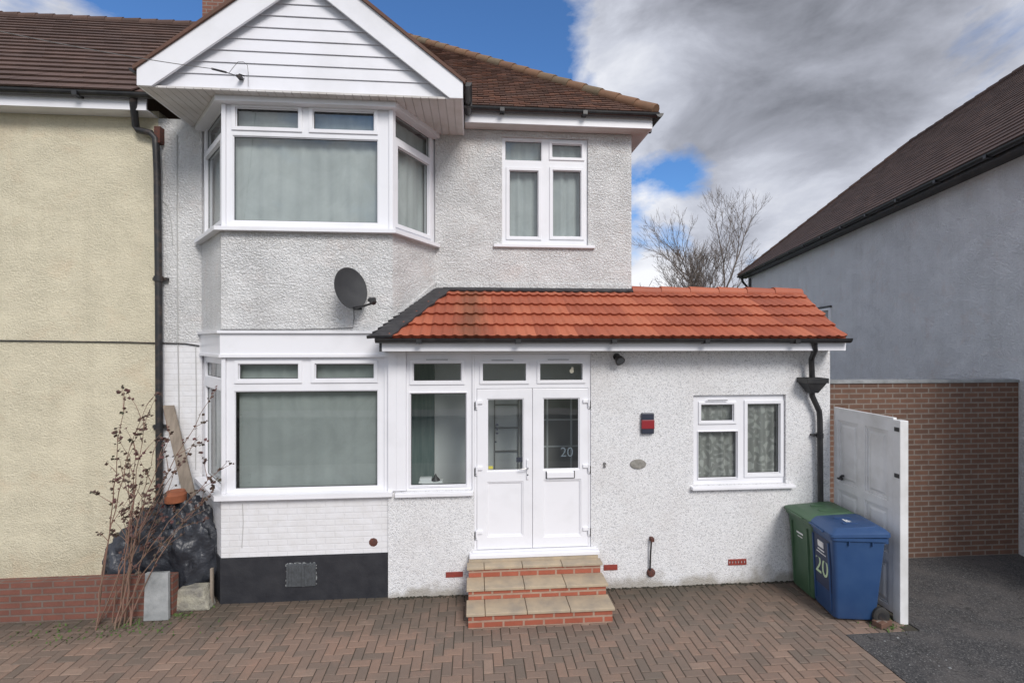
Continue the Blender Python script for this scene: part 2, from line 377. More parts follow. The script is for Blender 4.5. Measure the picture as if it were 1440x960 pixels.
# ------------------------------------------------------------------ bay
vf=Vector((BL,YB,0)); 
def line_T(p,q):
    p=Vector((*p,0)); q=Vector((*q,0)); d=(q-p).normalized(); n=Vector((-d.y,d.x,0))   # n points into the house for left->right order
    return (lambda a,dd,z: Vector((p.x+d.x*a+n.x*dd, p.y+d.y*a+n.y*dd, z))), (q-p).length
TLc,LLc=line_T((WL,YM),(BL,YB)); TRc,LRc=line_T((BR,YB),(WR,YM)); TF=TY(YB)
zU0,zU1=PZ(322,YB,430),6.015        # upper window band
zStr=PZ(465,YB,430)                 # string course top
zFB=PZ(499,YB,430)                  # ground window head
zG0=PZ(692,YB,430)                  # ground window sill
zPl=PZ(780,YB,430)                  # plinth top
def bayring(name,mat,z0,z1,proud=0,th=.1,bev=0,right=True,ext=0,parent=house,front_right=None):
    """a band wrapping the three faces of the bay"""
    def off(p): return p
    import itertools
    fr=BR if front_right is None else front_right
    pts=[Vector((WL,YM,0)),Vector((BL,YB,0)),Vector((fr,YB,0))]
    if right: pts.append(Vector((WR,YM,0)))
    def offs(d):
        out=[]
        for i,p in enumerate(pts):
            ds=[]
            if i>0: e=(pts[i]-pts[i-1]).normalized(); ds.append(Vector((e.y,-e.x,0)))
            if i<len(pts)-1: e=(pts[i+1]-pts[i]).normalized(); ds.append(Vector((e.y,-e.x,0)))
            if len(ds)==1: out.append(p+ds[0]*d)
            else:
                m=(ds[0]+ds[1]).normalized(); out.append(p+m*(d/max(.3,m.dot(ds[0]))))
        return out
    O=offs(proud); I=offs(-th); mb=MB()
    up=Vector((0,0,1))
    n=len(pts)
    for i in range(n-1):
        mb.quad(O[i]+up*z0,O[i+1]+up*z0,O[i+1]+up*z1,O[i]+up*z1)
        mb.quad(I[i+1]+up*z0,I[i]+up*z0,I[i]+up*z1,I[i+1]+up*z1)
        mb.quad(O[i]+up*z1,O[i+1]+up*z1,I[i+1]+up*z1,I[i]+up*z1)
        mb.quad(O[i+1]+up*z0,O[i]+up*z0,I[i]+up*z0,I[i+1]+up*z0)
    mb.quad(I[0]+up*z0,O[0]+up*z0,O[0]+up*z1,I[0]+up*z1)
    mb.quad(O[-1]+up*z0,I[-1]+up*z0,I[-1]+up*z1,O[-1]+up*z1)
    return mb.build(name,mat,parent)
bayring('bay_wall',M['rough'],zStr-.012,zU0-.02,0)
bayring('bay_fascia',M['upvc'],PZ(498,YB,430),zStr-.03,.015,front_right=BR+.02)
bayring('bay_ledge',M['upvc'],zStr-.03,zStr,.05,front_right=BR+.02)
bayring('bay_ledge',M['upvc'],PZ(502,YB,430),PZ(498,YB,430),.03,front_right=BR+.02)
bayring('bay_sill',M['upvc'],zU0-.045,zU0,.085)
bayring('bay_sill',M['upvc'],zG0-.055,zG0,.085,right=False,front_right=PX(553,YB))
bayring('bay_brick_wall',M['pbrick'],zPl,zG0-.055,0,right=False,front_right=PX(547,YB))
bayring('bay_plinth',M['blackpaint'],-.02,zPl,.012,right=False,front_right=PX(547,YB))
bayring('bay_head',M['upvc'],zU1,6.09,.075)
# posts at the bay corners
for z0,z1,rt in ((zU0,zU1,True),(zG0,PZ(502,YB,430),False)):
    for (x,y) in ((BL,YB),)+(((BR,YB),) if rt else ()):
        mb=MB(); s=-1 if x==BL else 1
        mb.prism([(x-s*.045,y+.004,z0),(x,y+.004,z0),(x+s*.03,y+.055,z0),(x,y+.10,z0),(x-s*.045,y+.09,z0)],
                 [(x-s*.045,y+.004,z1),(x,y+.004,z1),(x+s*.03,y+.055,z1),(x,y+.10,z1),(x-s*.045,y+.09,z1)])
        mb.build('corner_post',M['upvc'],house,recalc=True,bevel=.004)
def zr(y0,y1): return PZ(y1,YB+.06,430),PZ(y0,YB+.06,430)
# upper front window
a,b=zr(156,183); c,d=zr(195,313)
Xg=lambda x: PX(x,YB+.06)
window('bay_window',house,TF,(BL+.045,zU0,BR-.045,zU1),[(Xg(333),a,Xg(421),b,.045),(Xg(441),a,Xg(527),b,.045),(Xg(329),c,Xg(532),d,-1)],
       curtain=(M['net'],.007,.21,'drape'))
# cants upper
window('bay_window',house,TRc,(.03,zU0,LRc+.05,zU1),[(.09,a-.03,LRc-.08,b+.03,-1),(.13,c+.02,LRc-.12,d-.03,.05)],curtain=(M['net'],.007,.21,'drape'))
window('bay_window',house,TLc,(-.05,zU0,LLc-.03,zU1),[(.08,a-.03,LLc-.09,b+.03,-1),(.12,c+.02,LLc-.13,d-.03,.05)],curtain=(M['net'],.007,.21,'drape'))
# ground
a,b=zr(511,533); c,d=zr(549,685)
zt=PZ(502,YB,430)
window('bay_window',house,TF,(BL+.045,zG0,PX(540,YB),zt),[(Xg(337),a,Xg(421),b,.045),(Xg(444),a,Xg(527),b,.045),(Xg(331),c,Xg(532),d,-1)],
       curtain=(M['blind'],.006,.22,'flat'),curtain_name='blind')
window('bay_window',house,TLc,(-.05,zG0,LLc-.03,zt),[(.08,a,LLc-.10,b,-1),(.08,c,LLc-.10,d,-1)],curtain=(M['net'],.007,.21,'drape'))
# cover panel between the bay window and the porch window
mb=MB(); mb.box(PX(540,YB)+.002,PX(546,YB),YB+.005,YB+.1,zG0,zt); mb.box(PX(546,YB)+.003,PX(571,YE),YE-.012,YB+.1,PZ(690,YE,558),3.03)
mb.box(PX(558,YE)-.004,PX(558,YE)+.004,YE-.018,YE-.012,PZ(690,YE,558),3.03)
mb.build('cover_panel',M['upvc'],house,bevel=.004)

# ------------------------------------------------------------------ main walls
W1=R(706,194,827,344,YM); 
zS=PZ(481,YM,250)
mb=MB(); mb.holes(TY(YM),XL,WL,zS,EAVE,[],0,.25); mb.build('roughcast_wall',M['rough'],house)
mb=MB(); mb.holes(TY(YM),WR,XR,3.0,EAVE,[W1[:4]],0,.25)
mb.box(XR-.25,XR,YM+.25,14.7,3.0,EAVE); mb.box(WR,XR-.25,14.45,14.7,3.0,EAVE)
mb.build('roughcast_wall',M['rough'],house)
mb=MB(); mb.holes(TY(YM),XL,WL,-.02,zS,[],0.004,.25)
mb.build('painted_brick_wall',M['pbrick'],house)
mb=MB(); mb.box(XL,XR,14.45,14.7,-.02,3.0); mb.box(XR-.25,XR,9.6,14.45,-.02,3.0); mb.box(XL,WR,14.45,14.7,3.0,EAVE); mb.build('rear_wall',M['pebble'],house)
# interior: floors, ceilings, partitions
mb=MB(); mb.box(XL+.02,XR-.25,8.6,8.65,0,6.1); mb.box(XL+.25,XR-.26,YM+.26,8.6,3.02,3.12)
mb.prism([(WL+.1,YM,3.02),(BL+.1,YB+.12,3.02),(BR-.1,YB+.12,3.02),(WR-.1,YM,3.02)],[(WL+.1,YM,3.12),(BL+.1,YB+.12,3.12),(BR-.1,YB+.12,3.12),(WR-.1,YM,3.12)])
mb.prism([(WL+.1,YM,6.1),(BL+.1,YB+.12,6.1),(BR-.1,YB+.12,6.1),(WR-.1,YM,6.1)],[(WL+.1,YM,6.13),(BL+.1,YB+.12,6.13),(BR-.1,YB+.12,6.13),(WR-.1,YM,6.13)])
mb.box(XL+.01,XR-.27,YM+.26,14.4,6.12,6.16); mb.box(XL,XL+.05,YM+.26,8.6,0,6.1); mb.box(-.5,-.42,YM+.26,8.6,3.12,6.1)
mb.box(-1.0,-.93,YB+.12,8.6,0,3.02)
mb.build('interior_wall',M['dim'],house)
# first-floor side window
Y=YM+.03
window('window',house,TY(YM),W1[:4],[R(710,198,762,226,Y,-1),R(776,203,818,222,Y,.04),R(716,240,757,333,Y,.045),R(777,240,817,333,Y,.045)],
       sill=(PX(694,YM),PX(836,YM),W1[1],.05,.05),curtain=(M['net'],.012,.16,'drape'),set_=.035)

# ------------------------------------------------------------------ extension
EW=R(975,555,1105,681,YE); PW=R(571,498,664,690,YE); DW=R(667,498,831,772,YE)
XEL=PX(546,YB)+.003
mb=MB(); mb.holes(TY(YE),XEL,XE,-.02,3.028,[(XEL-1,PW[1],PW[0],4),PW[:4],(DW[0],-1,DW[2],4),EW[:4],(PW[2],PW[1],DW[0],4),(PW[0],PW[3],DW[2],4)],0,.2)
mb.box(XE-.2,XE,YE+.2,9.6,-.02,3.028); mb.box(XR,XE-.2,9.4,9.6,-.02,3.028)
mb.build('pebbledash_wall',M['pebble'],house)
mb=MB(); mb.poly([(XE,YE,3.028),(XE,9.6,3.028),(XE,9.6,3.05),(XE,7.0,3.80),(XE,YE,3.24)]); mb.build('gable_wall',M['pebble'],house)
# head over the porch and slim posts
mb=MB(); mb.box(PX(571,YE)+.001,DW[2],YE+.004,YE+.1,PW[3]+.001,3.027); mb.box(PW[2]+.001,DW[0]-.001,YE+.006,YE+.1,.45,PW[3]); mb.build('porch_frame',M['upvc'],house,bevel=.003)
Yg=YE+.05
pw=window('porch_window',house,TY(YE),PW[:4],[R(581,510,649,536,Yg,.04),R(577,552,656,682,Yg,.012)],sill=(PX(556,YE),PX(665,YE),PW[1],.06,.055))
ew=window('window',house,TY(YE),EW[:4],[R(985,568,1031,592,Yg,.035),R(981,606,1036,672,Yg,.010),R(1050,567,1096,665,Yg,.045)],
       sill=(PX(971,YE),PX(1115,YE),EW[1],.07,.045),curtain=(M['lace'],.022,.15,'drape'),cur_d=.10,set_=.04)
# transom lights and door frame
zd=PZ(546,YE,750); zth=PZ(771,YE,750)
xm=PX(749,YE)
df=MB(); L=(DW[0]+.045,zth,xm-.008,zd); Rr=(xm+.008,zth,DW[2]-.045,zd)
t1=R(679,511,739,535,Yg,.04); t2=R(759,511,818,534,Yg,.04)
df.holes(TY(YE),DW[0],DW[2],zth,DW[3],[(DW[0]+.03,zth-1,DW[2]-.03,zd),t1[:4],t2[:4]],.02,.09)
door_frame=df.build('door_frame',M['upvc'],house,bevel=.004,recalc=True)
for tt in (t1,t2):
    x0,z0,x1,z1,s=tt
    mb=MB(); mb.holes(TY(YE),x0-s,x1+s,z0-s,z1+s,[tt[:4]],.004,.04); mb.build('sash',M['upvc'],door_frame,bevel=.004,recalc=True)
    g=MB(); g.quad((x0,YE+.06,z0),(x1,YE+.06,z0),(x1,YE+.06,z1),(x0,YE+.06,z1)); g.build('glass',M['glass'],door_frame)
# trickle vents
for par,(xa,xb,yy) in ((pw,(598,631,506)),(door_frame,(690,723,507)),(door_frame,(769,801,506)),(ew,(994,1024,563))):
    mb=MB(); p=P(xa,yy,YE); q=P(xb,yy,YE); mb.box(p.x,q.x,YE-.002,YE+.012,p.z-.008,p.z+.008); mb.build('trickle_vent',M['upvc'],par,bevel=.002)
    mb=MB(); mb.box(p.x+.01,q.x-.01,YE-.006,YE-.002,p.z+.001,p.z+.007); mb.build('vent_slot',M['black'],par)
# threshold
mb=MB(); mb.box(PX(660,YE-.07),PX(843,YE-.07),YE-.09,YE+.1,.475,.525); mb.box(PX(664,YE),PX(838,YE),YE-.03,YE+.1,.525,zth-.002); mb.build('threshold',M['upvc'],house,bevel=.008)
def leaf(x0,x1,g,p,hside,label):
    mb=MB(); mb.holes(TY(YE),x0,x1,zth+.004,zd-.005,[g[:4],p[:4]],.012,.065)
    d=mb.build('door',M['upvc'],house,bevel=.006,recalc=True); tag(d,label)
    mb=MB(); mb.holes(TY(YE),g[0]-.001,g[2]+.001,g[1]-.001,g[3]+.001,[(g[0]+.012,g[1]+.012,g[2]-.012,g[3]-.012)],.024,.05); mb.build('glazing_bead',M['upvc'],d,bevel=.003,recalc=True)
    mb=MB(); mb.quad((g[0],YE+.045,g[1]),(g[2],YE+.045,g[1]),(g[2],YE+.045,g[3]),(g[0],YE+.045,g[3])); mb.build('glass',M['glass'],d)
    mb=MB(); mb.holes(TY(YE),p[0]-.001,p[2]+.001,p[1]-.001,p[3]+.001,[(p[0]+.016,p[1]+.016,p[2]-.016,p[3]-.016)],.022,.05); mb.box(p[0]+.01,p[2]-.01,YE+.036,YE+.05,p[1]+.01,p[3]-.01); mb.build('lower_panel',M['upvc'],d,bevel=.004,recalc=True)
    hx=DW[0]+.028 if hside<0 else DW[2]-.028
    for yy in (567,659,748):
        z=PZ(yy,YE,750); mb=MB(); mb.tube([(hx,YE-.008,z-.045),(hx,YE-.008,z+.045)],.013,10); mb.box(hx-(.012 if hside<0 else .075),hx+(.075 if hside<0 else .012),YE-.010,YE+.014,z+.0,z+.042)
        mb.box(hx-.012+(.0 if hside<0 else .0),hx+.012,YE-.004,YE+.02,z-.07,z-.045)
        mb.build('hinge',M['upvc'],d,bevel=.004)
        mb=MB(); sx=-1 if hside<0 else 1; mb.box(min(hx+sx*.016,hx+sx*.026),max(hx+sx*.016,hx+sx*.026),YE+.0,YE+.018,z-.075,z+.02); mb.build('hinge_gap',M['black'],d)
    return d
ld=leaf(DW[0]+.033,xm-.002,R(685,560,736,661,Yg),R(685,676,735,752,Yg),-1,'left door leaf with lever handle and clear glass')
rd=leaf(xm+.002,DW[2]-.033,R(763,559,814,659,Yg),R(764,673,816,752,Yg),1,'right door leaf with letterbox and house number in its glass')
# handle
h=P(742,657,YE); mb=MB(); mb.box(h.x-.014,h.x+.014,YE-.006,YE+.012,h.z-.15,h.z+.10); mb.build('handle_plate',M['upvc'],ld,bevel=.005)
mb=MB(); mb.tube([(h.x,YE-.005,h.z),(h.x,YE-.05,h.z),(h.x-.03,YE-.055,h.z-.002),(h.x-.11,YE-.05,h.z-.006)],.009,10); mb.build('handle',M['steel'],ld,smooth=60)
mb=MB(); mb.lathe([(.009,0),(.009,.006)],Matrix.Translation((h.x,YE-.006,h.z-.09))@Matrix.Rotation(math.pi/2,4,'X'),12); mb.build('keyhole',M['black'],ld)
p,q=P(769,672,YE),P(807,664,YE)
mb=MB(); mb.box(p.x,q.x,YE-.012,YE+.012,p.z,q.z+.01); mb.build('letterbox',M['upvc'],rd,bevel=.005)
mb=MB(); mb.box(p.x-.012,p.x-.003,YE+.0,YE+.013,p.z-.006,q.z+.02); mb.box(q.x+.003,q.x+.012,YE+.0,YE+.013,p.z-.006,q.z+.02); mb.box(p.x-.003,q.x+.003,YE+.004,YE+.013,p.z-.010,p.z-.002); mb.build('letterbox_rim',M['black'],rd)
# text helper
def text(name,s,size,loc,rot,mat,parent,ext=.001,align='CENTER',sx=1):
    cu=bpy.data.curves.new(name,'FONT'); cu.body=s; cu.size=size; cu.align_x=align; cu.align_y='CENTER'; cu.extrude=ext
    o=bpy.data.objects.new('tmp',cu); COL.objects.link(o)
    bpy.context.view_layer.update()
    me=bpy.data.meshes.new_from_object(o); bpy.data.objects.remove(o)
    me.name=name; Mx=Matrix.Translation(loc)@rot@Matrix.Diagonal((sx,1,1,1))
    off=ORG.get(parent.name,Vector((0,0,0))) if parent else Vector((0,0,0))
    me.transform(Mx); me.transform(Matrix.Translation(-off))
    me.materials.clear(); me.materials.append(mat)
    r=bpy.data.objects.new(name,me); COL.objects.link(r); r.parent=parent; return r
FX=Matrix.Rotation(math.pi/2,4,'X')
n20=P(797,636,YE+.043); text('door_number','20',.17,n20,FX,M['etch'],rd,ext=.0005)
e=P(804,521,YE+.05); mb=MB()
mb.lathe([(.028,0),(.028,.003)],Matrix.Translation((e.x,YE+.056,e.z-.004))@FX,16); mb.box(e.x-.006,e.x+.022,YE+.052,YE+.056,e.z+.006,e.z+.045); mb.build('badge',M['beige'],door_frame)
p=P(690,657,YE+.042); mb=MB(); mb.box(p.x-.028,p.x+.028,YE+.040,YE+.042,p.z-.018,p.z+.018); mb.build('yellow_sticker',M['yellow'],ld)
for (xx,yy,hw,hh) in ((699,597,.022,.016),(699,603,.012,.028),(699,609,.022,.014),(697,621,.016,.014),(731,646,.045,.030)):
    p=P(xx,yy,YE+.042); mb=MB(); mb.poly([(p.x-hw,YE+.041,p.z),(p.x,YE+.041,p.z-hh),(p.x+hw,YE+.041,p.z),(p.x,YE+.041,p.z+hh)]) if hw<.04 else mb.box(p.x-hw,p.x+hw,YE+.039,YE+.041,p.z-hh,p.z+hh)
    mb.build('door_sticker',M['darkprint'],ld)
# porch interior
mb=MB(); mb.box(-.93,XR-.26,YM+.0,YM+.04,-.0,3.0); mb.box(XR-.26,XR-.2,YE+.25,YM,0,3.0); mb.box(-.93,XR-.2,YE+.21,YM,2.995,3.02); mb.build('porch_wall',M['porch'],house)
px_=PX(609,YE+.6)
mb=MB(); mb.box(-.95,px_,YM-.08,YM-.01,.0,2.99); mb.box(-.93,-.90,YE+.11,YM-.09,0,2.99); mb.build('porch_recess',M['porchdark'],house)
mb=MB(); mb.box(-.9,XR-.3,YE+.2,YM,.38,.43); mb.build('porch_floor',M['dim'],house)
# inner door seen through the glass
x0,x1=PX(735,YM),PX(835,YM)
mb=MB(); mb.box(x0,x1,YM-.06,YM-.012,.44,2.5); mb.build('inner_door',M['dim'],house)
mb=MB()
for k in range(4): mb.box(x0+(x1-x0)*k/3-.012,x0+(x1-x0)*k/3+.012,YM-.075,YM-.06,.44,2.5)
for k in range(6): mb.box(x0+.013,x1-.013,YM-.070,YM-.061,.5+k*.38,.52+k*.38)
mb.build('inner_door_frame',M['porch'],house)
mb=MB(); xx=PX(695,YM)
for k in range(4): mb.box(xx-.0,xx+.34,YM-.03,YM-.002,1.25+k*.33,1.262+k*.33)
for k in (0,.34): mb.box(xx+k,xx+k+.012,YM-.034,YM-.002,.5,2.4)
mb.build('inner_panel',M['dim'],house)
# extension back room partition
mb=MB(); mb.box(XR-.19,XE-.21,8.2,8.25,0,3.0); mb.box(XR+.0,XE-.2,YE+.2,9.4,3.0,3.02); mb.build('room_wall',M['dim'],house)

# ------------------------------------------------------------------ main roof
def clip_in(pt,poly):
    x,y=pt; inside=False; j=len(poly)-1
    for i in range(len(poly)):
        xi,yi=poly[i]; xj,yj=poly[j]
        if (yi>y)!=(yj>y) and x<(xj-xi)*(y-yi)/(yj-yi)+xi: inside=not inside
        j=i
    return inside
def tiles(mb,O,A,U,poly,w,gauge,th=.012,lift=.03,overlap=1.5,curve=0,jit=.003,rr=random):
    """O origin, A unit along eave, U unit up slope; poly in (a,s) coords"""
    Nn=A.cross(U).normalized()
    if Nn.z<0: Nn=-Nn
    as_=[p[0] for p in poly]; ss=[p[1] for p in poly]
    r=0; s0=min(ss)
    while s0+r*gauge<max(ss):
        s=s0+r*gauge; off=(w/2 if r%2 else 0)
        k=int((min(as_)-off)/w)-1
        while k*w+off<max(as_):
            a=k*w+off
            if clip_in((a+w/2,s+gauge*.5),poly):
                mb.cr=rr.random()
                l=lift+rr.uniform(-jit,jit); g=.004
                q=rr.uniform(-jit,jit)
                top=O+U*(s+gauge*overlap)+Nn*(.004)
                p0=O+A*(a+g)+U*(s-.002+q)+Nn*l; p1=O+A*(a+w-g)+U*(s-.002+q)+Nn*l
                p2=p1+U*(gauge*overlap)-Nn*(l-.006); p3=p0+U*(gauge*overlap)-Nn*(l-.006)
                i=[mb.vert(x) for x in (p0,p1,p2,p3,p0-Nn*th,p1-Nn*th)]
                mb.face(i[0],i[1],i[2],i[3]); mb.face(i[4],i[5],i[1],i[0])
                mb.face(i[4],i[0],i[3]); mb.face(i[1],i[5],i[2])
            k+=1
        r+=1
    mb.cr=.5
def base(mb,O,A,U,poly,d=.0): mb.poly([O+A*a+U*s-A.cross(U).normalized()*d for a,s in poly])
SL=.84; K=math.hypot(1,SL)
X1=XR+.25; Y0=YM-.27; Z0=6.375
HR=4.1                                 # half depth in plan
U=Vector((0,1,SL)).normalized(); A=Vector((1,0,0)); O=Vector((XL,Y0,Z0))
Wd=X1-XL
poly=[(0,0),(Wd,0),(Wd-HR,HR*K),(0,HR*K)]
mb=MB(); tiles(mb,O,A,U,poly,.166,.105)
base(mb,O,A,U,poly)
O2=Vector((X1,Y0,Z0)); A2=Vector((0,1,0)); U2=Vector((-1,0,SL)).normalized()
base(mb,O2,A2,U2,[(0,0),(2*HR,0),(HR,HR*K)])
O3=Vector((XL,Y0+2*HR,Z0)); base(mb,O3,A,Vector((0,-1,SL)).normalized(),[(0,0),(Wd,0),(Wd-HR,HR*K),(0,HR*K)])
mb.build('roof',M['browntile'],house)
mb=MB(); tiles(mb,O2,A2,U2,[(0,0),(2*HR,0),(HR,HR*K)],.166,.105); mb.build('side_roof',M['browntile'],house)
# hip and ridge tiles
def ridge(mb,p,q,r=.09,L=.33,rr=random):
    p=Vector(p); q=Vector(q); n=int((q-p).length/L); d=(q-p)/n
    for k in range(n):
        mb.cr=rr.random(); c=p+d*k; mb.tube([c-d*.03+Vector((0,0,.012)),c+d*.98],[r*1.04,r*.96],10)
    mb.cr=.5
mb=MB(); E=Vector((X1,Y0,Z0)); Tp=Vector((X1-HR,Y0+HR,Z0+HR*SL))
ridge(mb,E+Vector((0,0,.02)),Tp); ridge(mb,Tp,(XL,Y0+HR,Z0+HR*SL)); mb.build('ridge_tiles',M['ridge'],house,smooth=50)
# fascia, soffit, gutter of the main roof
gx=-.13
mb=MB(); mb.box(gx+.02,X1-.02,Y0+.04,Y0+.06,EAVE,Z0-.03); mb.box(X1-.04,X1-.02,Y0+.06,YM+7.9,EAVE,Z0-.03); mb.build('fascia',M['upvc'],house,bevel=.003)
mb=MB(); mb.box(gx+.02,X1-.04,Y0+.06,YM-.002,EAVE+.004,EAVE+.02); mb.box(XR+.002,X1-.04,YM-.002,YM+7.9,EAVE+.004,EAVE+.02); mb.build('soffit',M['soffit'],house)
def gutter(mb,p,q,r=.055):
    p=Vector(p); q=Vector(q); d=(q-p).normalized(); s=d.cross(Vector((0,0,1))).normalized(); n=8
    A_=[];B_=[]
    prof=[(r*math.cos(math.pi+math.pi*k/n),r*math.sin(math.pi+math.pi*k/n)*1.0) for k in range(n+1)]
    prof=[(-r-.006,0.004)]+prof+[(r+.006,.004)]+[(r*.86*math.cos(-math.pi*k/n),r*.86*math.sin(-math.pi*k/n)) for k in range(n+1)]
    for c,z in prof: A_.append(mb.vert(p+s*c+Vector((0,0,z)))); B_.append(mb.vert(q+s*c+Vector((0,0,z))))
    m=len(prof)
    for k in range(m): mb.face(A_[k],A_[(k+1)%m],B_[(k+1)%m],B_[k])
    L=(q-p).length; k=.5
    for e_ in (p,q): # stop ends
        mb.poly([e_+s*(r*math.cos(math.pi+math.pi*j/n))+Vector((0,0,r*math.sin(math.pi+math.pi*j/n))) for j in range(n+1)])
    while k<L:   # unions
        c=p+d*k; mb.tube([c-d*.03-Vector((0,0,.004)),c+d*.03-Vector((0,0,.004))],r*1.06,12,False) if False else mb.box(-.03,.03,-r*1.1,r*1.1,-r*1.12,-r*.2,Matrix.Translation(c)@Matrix(((d.x,s.x,0,0),(d.y,s.y,0,0),(0,0,1,0),(0,0,0,1))))
        k+=1.15
mb=MB(); gutter(mb,(gx+.03,Y0-.02,Z0-.025),(X1+.04,Y0-.02,Z0-.025)); gutter(mb,(X1+.045,Y0-.07,Z0-.03),(X1+.045,YM+7.9,Z0-.03)); mb.build('gutter',M['black'],house,recalc=True)

# ------------------------------------------------------------------ bay gable
GY=5.86; GX0,GX1=PX(192,GY),PX(651,GY); GC=(GX0+GX1)/2; SP=.755; ZS=6.09
zc=PZ(91,GY,194)          # top of board at its outer end
apex=zc+(GC-GX0)*SP
vt=.345                    # vertical width of the barge board
mb=MB()
for s in (-1,1):
    xo=GX0 if s<0 else GX1
    xi=xo-s*(ZS-(zc-vt))/SP if False else xo-s*max(0,(ZS-(zc-vt)))/SP
    pts=[(xo,zc),(xo,ZS-.012),(xi,ZS-.012),(GC,apex-vt),(GC,apex)]
    if s<0: pts=pts
    a_=[Vector((x,GY,z)) for x,z in pts]; b_=[Vector((x,GY+.03,z)) for x,z in pts]
    if s<0: a_,b_=a_,b_
    m2=MB(); m2.prism(a_,b_); m2.build('bargeboard',M['upvc'],house,recalc=True,bevel=.004)
# siding boards (shiplap) on the gable face
SY=GY+.11; h=.145; z=ZS+.004; k=0
mb=MB()
first=True
while z<apex-.3:
    hh=h if not first else .20
    z1=z+hh
    def half(zz): return max(0,(apex-.04-zz)/SP)
    x0,x1=GC-min(half(z),GC-GX0-.04),GC+min(half(z),GX1-GC-.04)
    x2,x3=GC-min(half(z1),GC-GX0-.04),GC+min(half(z1),GX1-GC-.04)
    mb.poly([(x0,SY-.022,z),(x1,SY-.022,z),(x3,SY-.008,z1-.012),(x2,SY-.008,z1-.012)])
    mb.poly([(x0,SY-.022,z),(x0,SY,z),(x1,SY,z),(x1,SY-.022,z)])
    mb.poly([(x2,SY-.008,z1-.012),(x3,SY-.008,z1-.012),(x3,SY,z1),(x2,SY,z1)])
    z=z1; first=False
mb.poly([(GX0+.04,SY+.001,ZS),(GX1-.04,SY+.001,ZS),(GX1-.04,SY+.001,ZS+.1),(GC,SY+.001,apex-.04),(GX0+.04,SY+.001,ZS+.1)])
mb.build('gable_boarding',M['siding'],house)
# bed moulding under the boarding
mb=MB(); mb.box(GX0+.06,GX1-.06,SY-.04,SY-.023,ZS-.01,ZS+.03) if False else None
# soffit as tongue-and-groove boards running to the wall
bw=.1
x=GX0+.005; mb=MB()
while x<GX1-.01:
    e_=min(x+bw,GX1-.005); mb.box(x+.003,e_-.003,GY+.031,YM-.004,ZS-.012,ZS); x+=bw
mb.box(GX0+.004,GX1-.004,GY+.031,YM-.004,ZS+.0005,ZS+.012); mb.build('bay_soffit',M['soffit'],house)
mb=MB(); mb.box(GX0+.002,GX0+.022,GY+.031,YM-.003,ZS-.014,zc-.04); mb.build('side_fascia',M['upvc'],house)
mb=MB(); mb.box(GX1-.022,GX1-.002,GY+.031,YM-.003,ZS-.014,zc-.04); mb.build('side_fascia',M['upvc'],house)
# gable roof
mb=MB()
back=Y0+(apex-Z0)/SL+.2
for s in (-1,1):
    xo=(GX0-.03) if s<0 else (GX1+.03); half_=abs(GC-xo); KK=math.hypot(1,SP)
    Og=Vector((xo,GY-.022,zc-.035)); Ag=Vector((0,1,0)); Ug=Vector((-s,0,SP)).normalized()
    pl=[(.01,0),(1.0,0),(back-GY+.1,half_*KK),(.01,half_*KK)]
    tiles(mb,Og,Ag,Ug,pl,.166,.105,lift=.018,jit=.0015); base(mb,Og,Ag,Ug,pl,0)
    # undercloak at the verge
    mb.prism([Og+Vector((0,.0,-.03)),Og+Vector((0,.05,-.03)),Vector((GC,GY+.015,apex-.02)),Vector((GC,GY-.035,apex-.02))],
             [Og+Vector((0,.0,.012)),Og+Vector((0,.05,.012)),Vector((GC,GY+.015,apex+.03)),Vector((GC,GY-.035,apex+.03))])
mb.build('gable_roof',M['browntile'],house)
mb=MB(); ridge(mb,(GC,GY-.03,apex+.03),(GC,back+.1,apex+.03)); mb.build('gable_ridge',M['ridge'],house,smooth=50)
for s in (-1,1):
    xo=GX0-.05 if s<0 else GX1+.055
    mb=MB(); gutter(mb,(xo,GY+.02,zc-.03),(xo,Y0-.0,zc-.03),.05)
    mb.build('bay_gutter',M['black'],house,recalc=True)

# ------------------------------------------------------------------ red tiled extension roof
def m_red():
    m,t,b=nt('red_interlocking_tile'); ob=coord(t); at=N(t,'ShaderNodeAttribute',attribute_name='rnd')
    c=ramp(t,at.outputs['Fac'],[(0,(.29,.068,.034)),(.5,(.38,.094,.046)),(1,(.46,.135,.068))])
    c=mix(t,math_(t,'MULTIPLY',ramp(t,noise(t,ob,2.3,6,.65),[(.42,0),(.72,1)]),.30),c,(.20,.055,.032))
    c=mix(t,math_(t,'MULTIPLY',noise(t,ob,60,4,.7),.25),c,(.42,.15,.085))
    sp=N(t,'ShaderNodeSeparateXYZ'); t.links.new(ob,sp.inputs[0])
    dx=math_(t,'ABSOLUTE',math_(t,'SUBTRACT',sp.outputs[0],PX(662,6.2)-HO.x))
    k=ramp(t,math_(t,'ADD',dx,math_(t,'MULTIPLY',noise(t,coord(t,'Object',(7,2.5,2.5)),1.3,6,.75),.55)),[(.30,1),(.52,0)])
    c=mix(t,math_(t,'MULTIPLY',k,.6),c,(.13,.06,.03))
    setc(t,b,c); b.inputs['Roughness'].default_value=.62; bump(t,b,noise(t,ob,110,3),.2,.003); return m
M['redtile']=m_red()
RY0,RZ0=5.70,3.185; RY1,RZ1=YM-.005,3.865
V0=Vector((0,RY0,RZ0)); SU=Vector((0,RY1-RY0,RZ1-RZ0)); SLN=SU.length; SU.normalize(); SN=Vector((0,-SU.z,SU.y))
def xmin(s): return -1.04+(-.40+1.04)*min(1,s/SLN)
def xmax(s): return 4.66+(4.93-4.66)*min(1,s/SLN)
def prof(x):
    q=(x/.125)%1.0
    return .015*(math.sin(math.pi*min(1,q/.62))**1.2 if q<.62 else 0)
G=.30; mb=MB(); nc=5; dx=.125/12
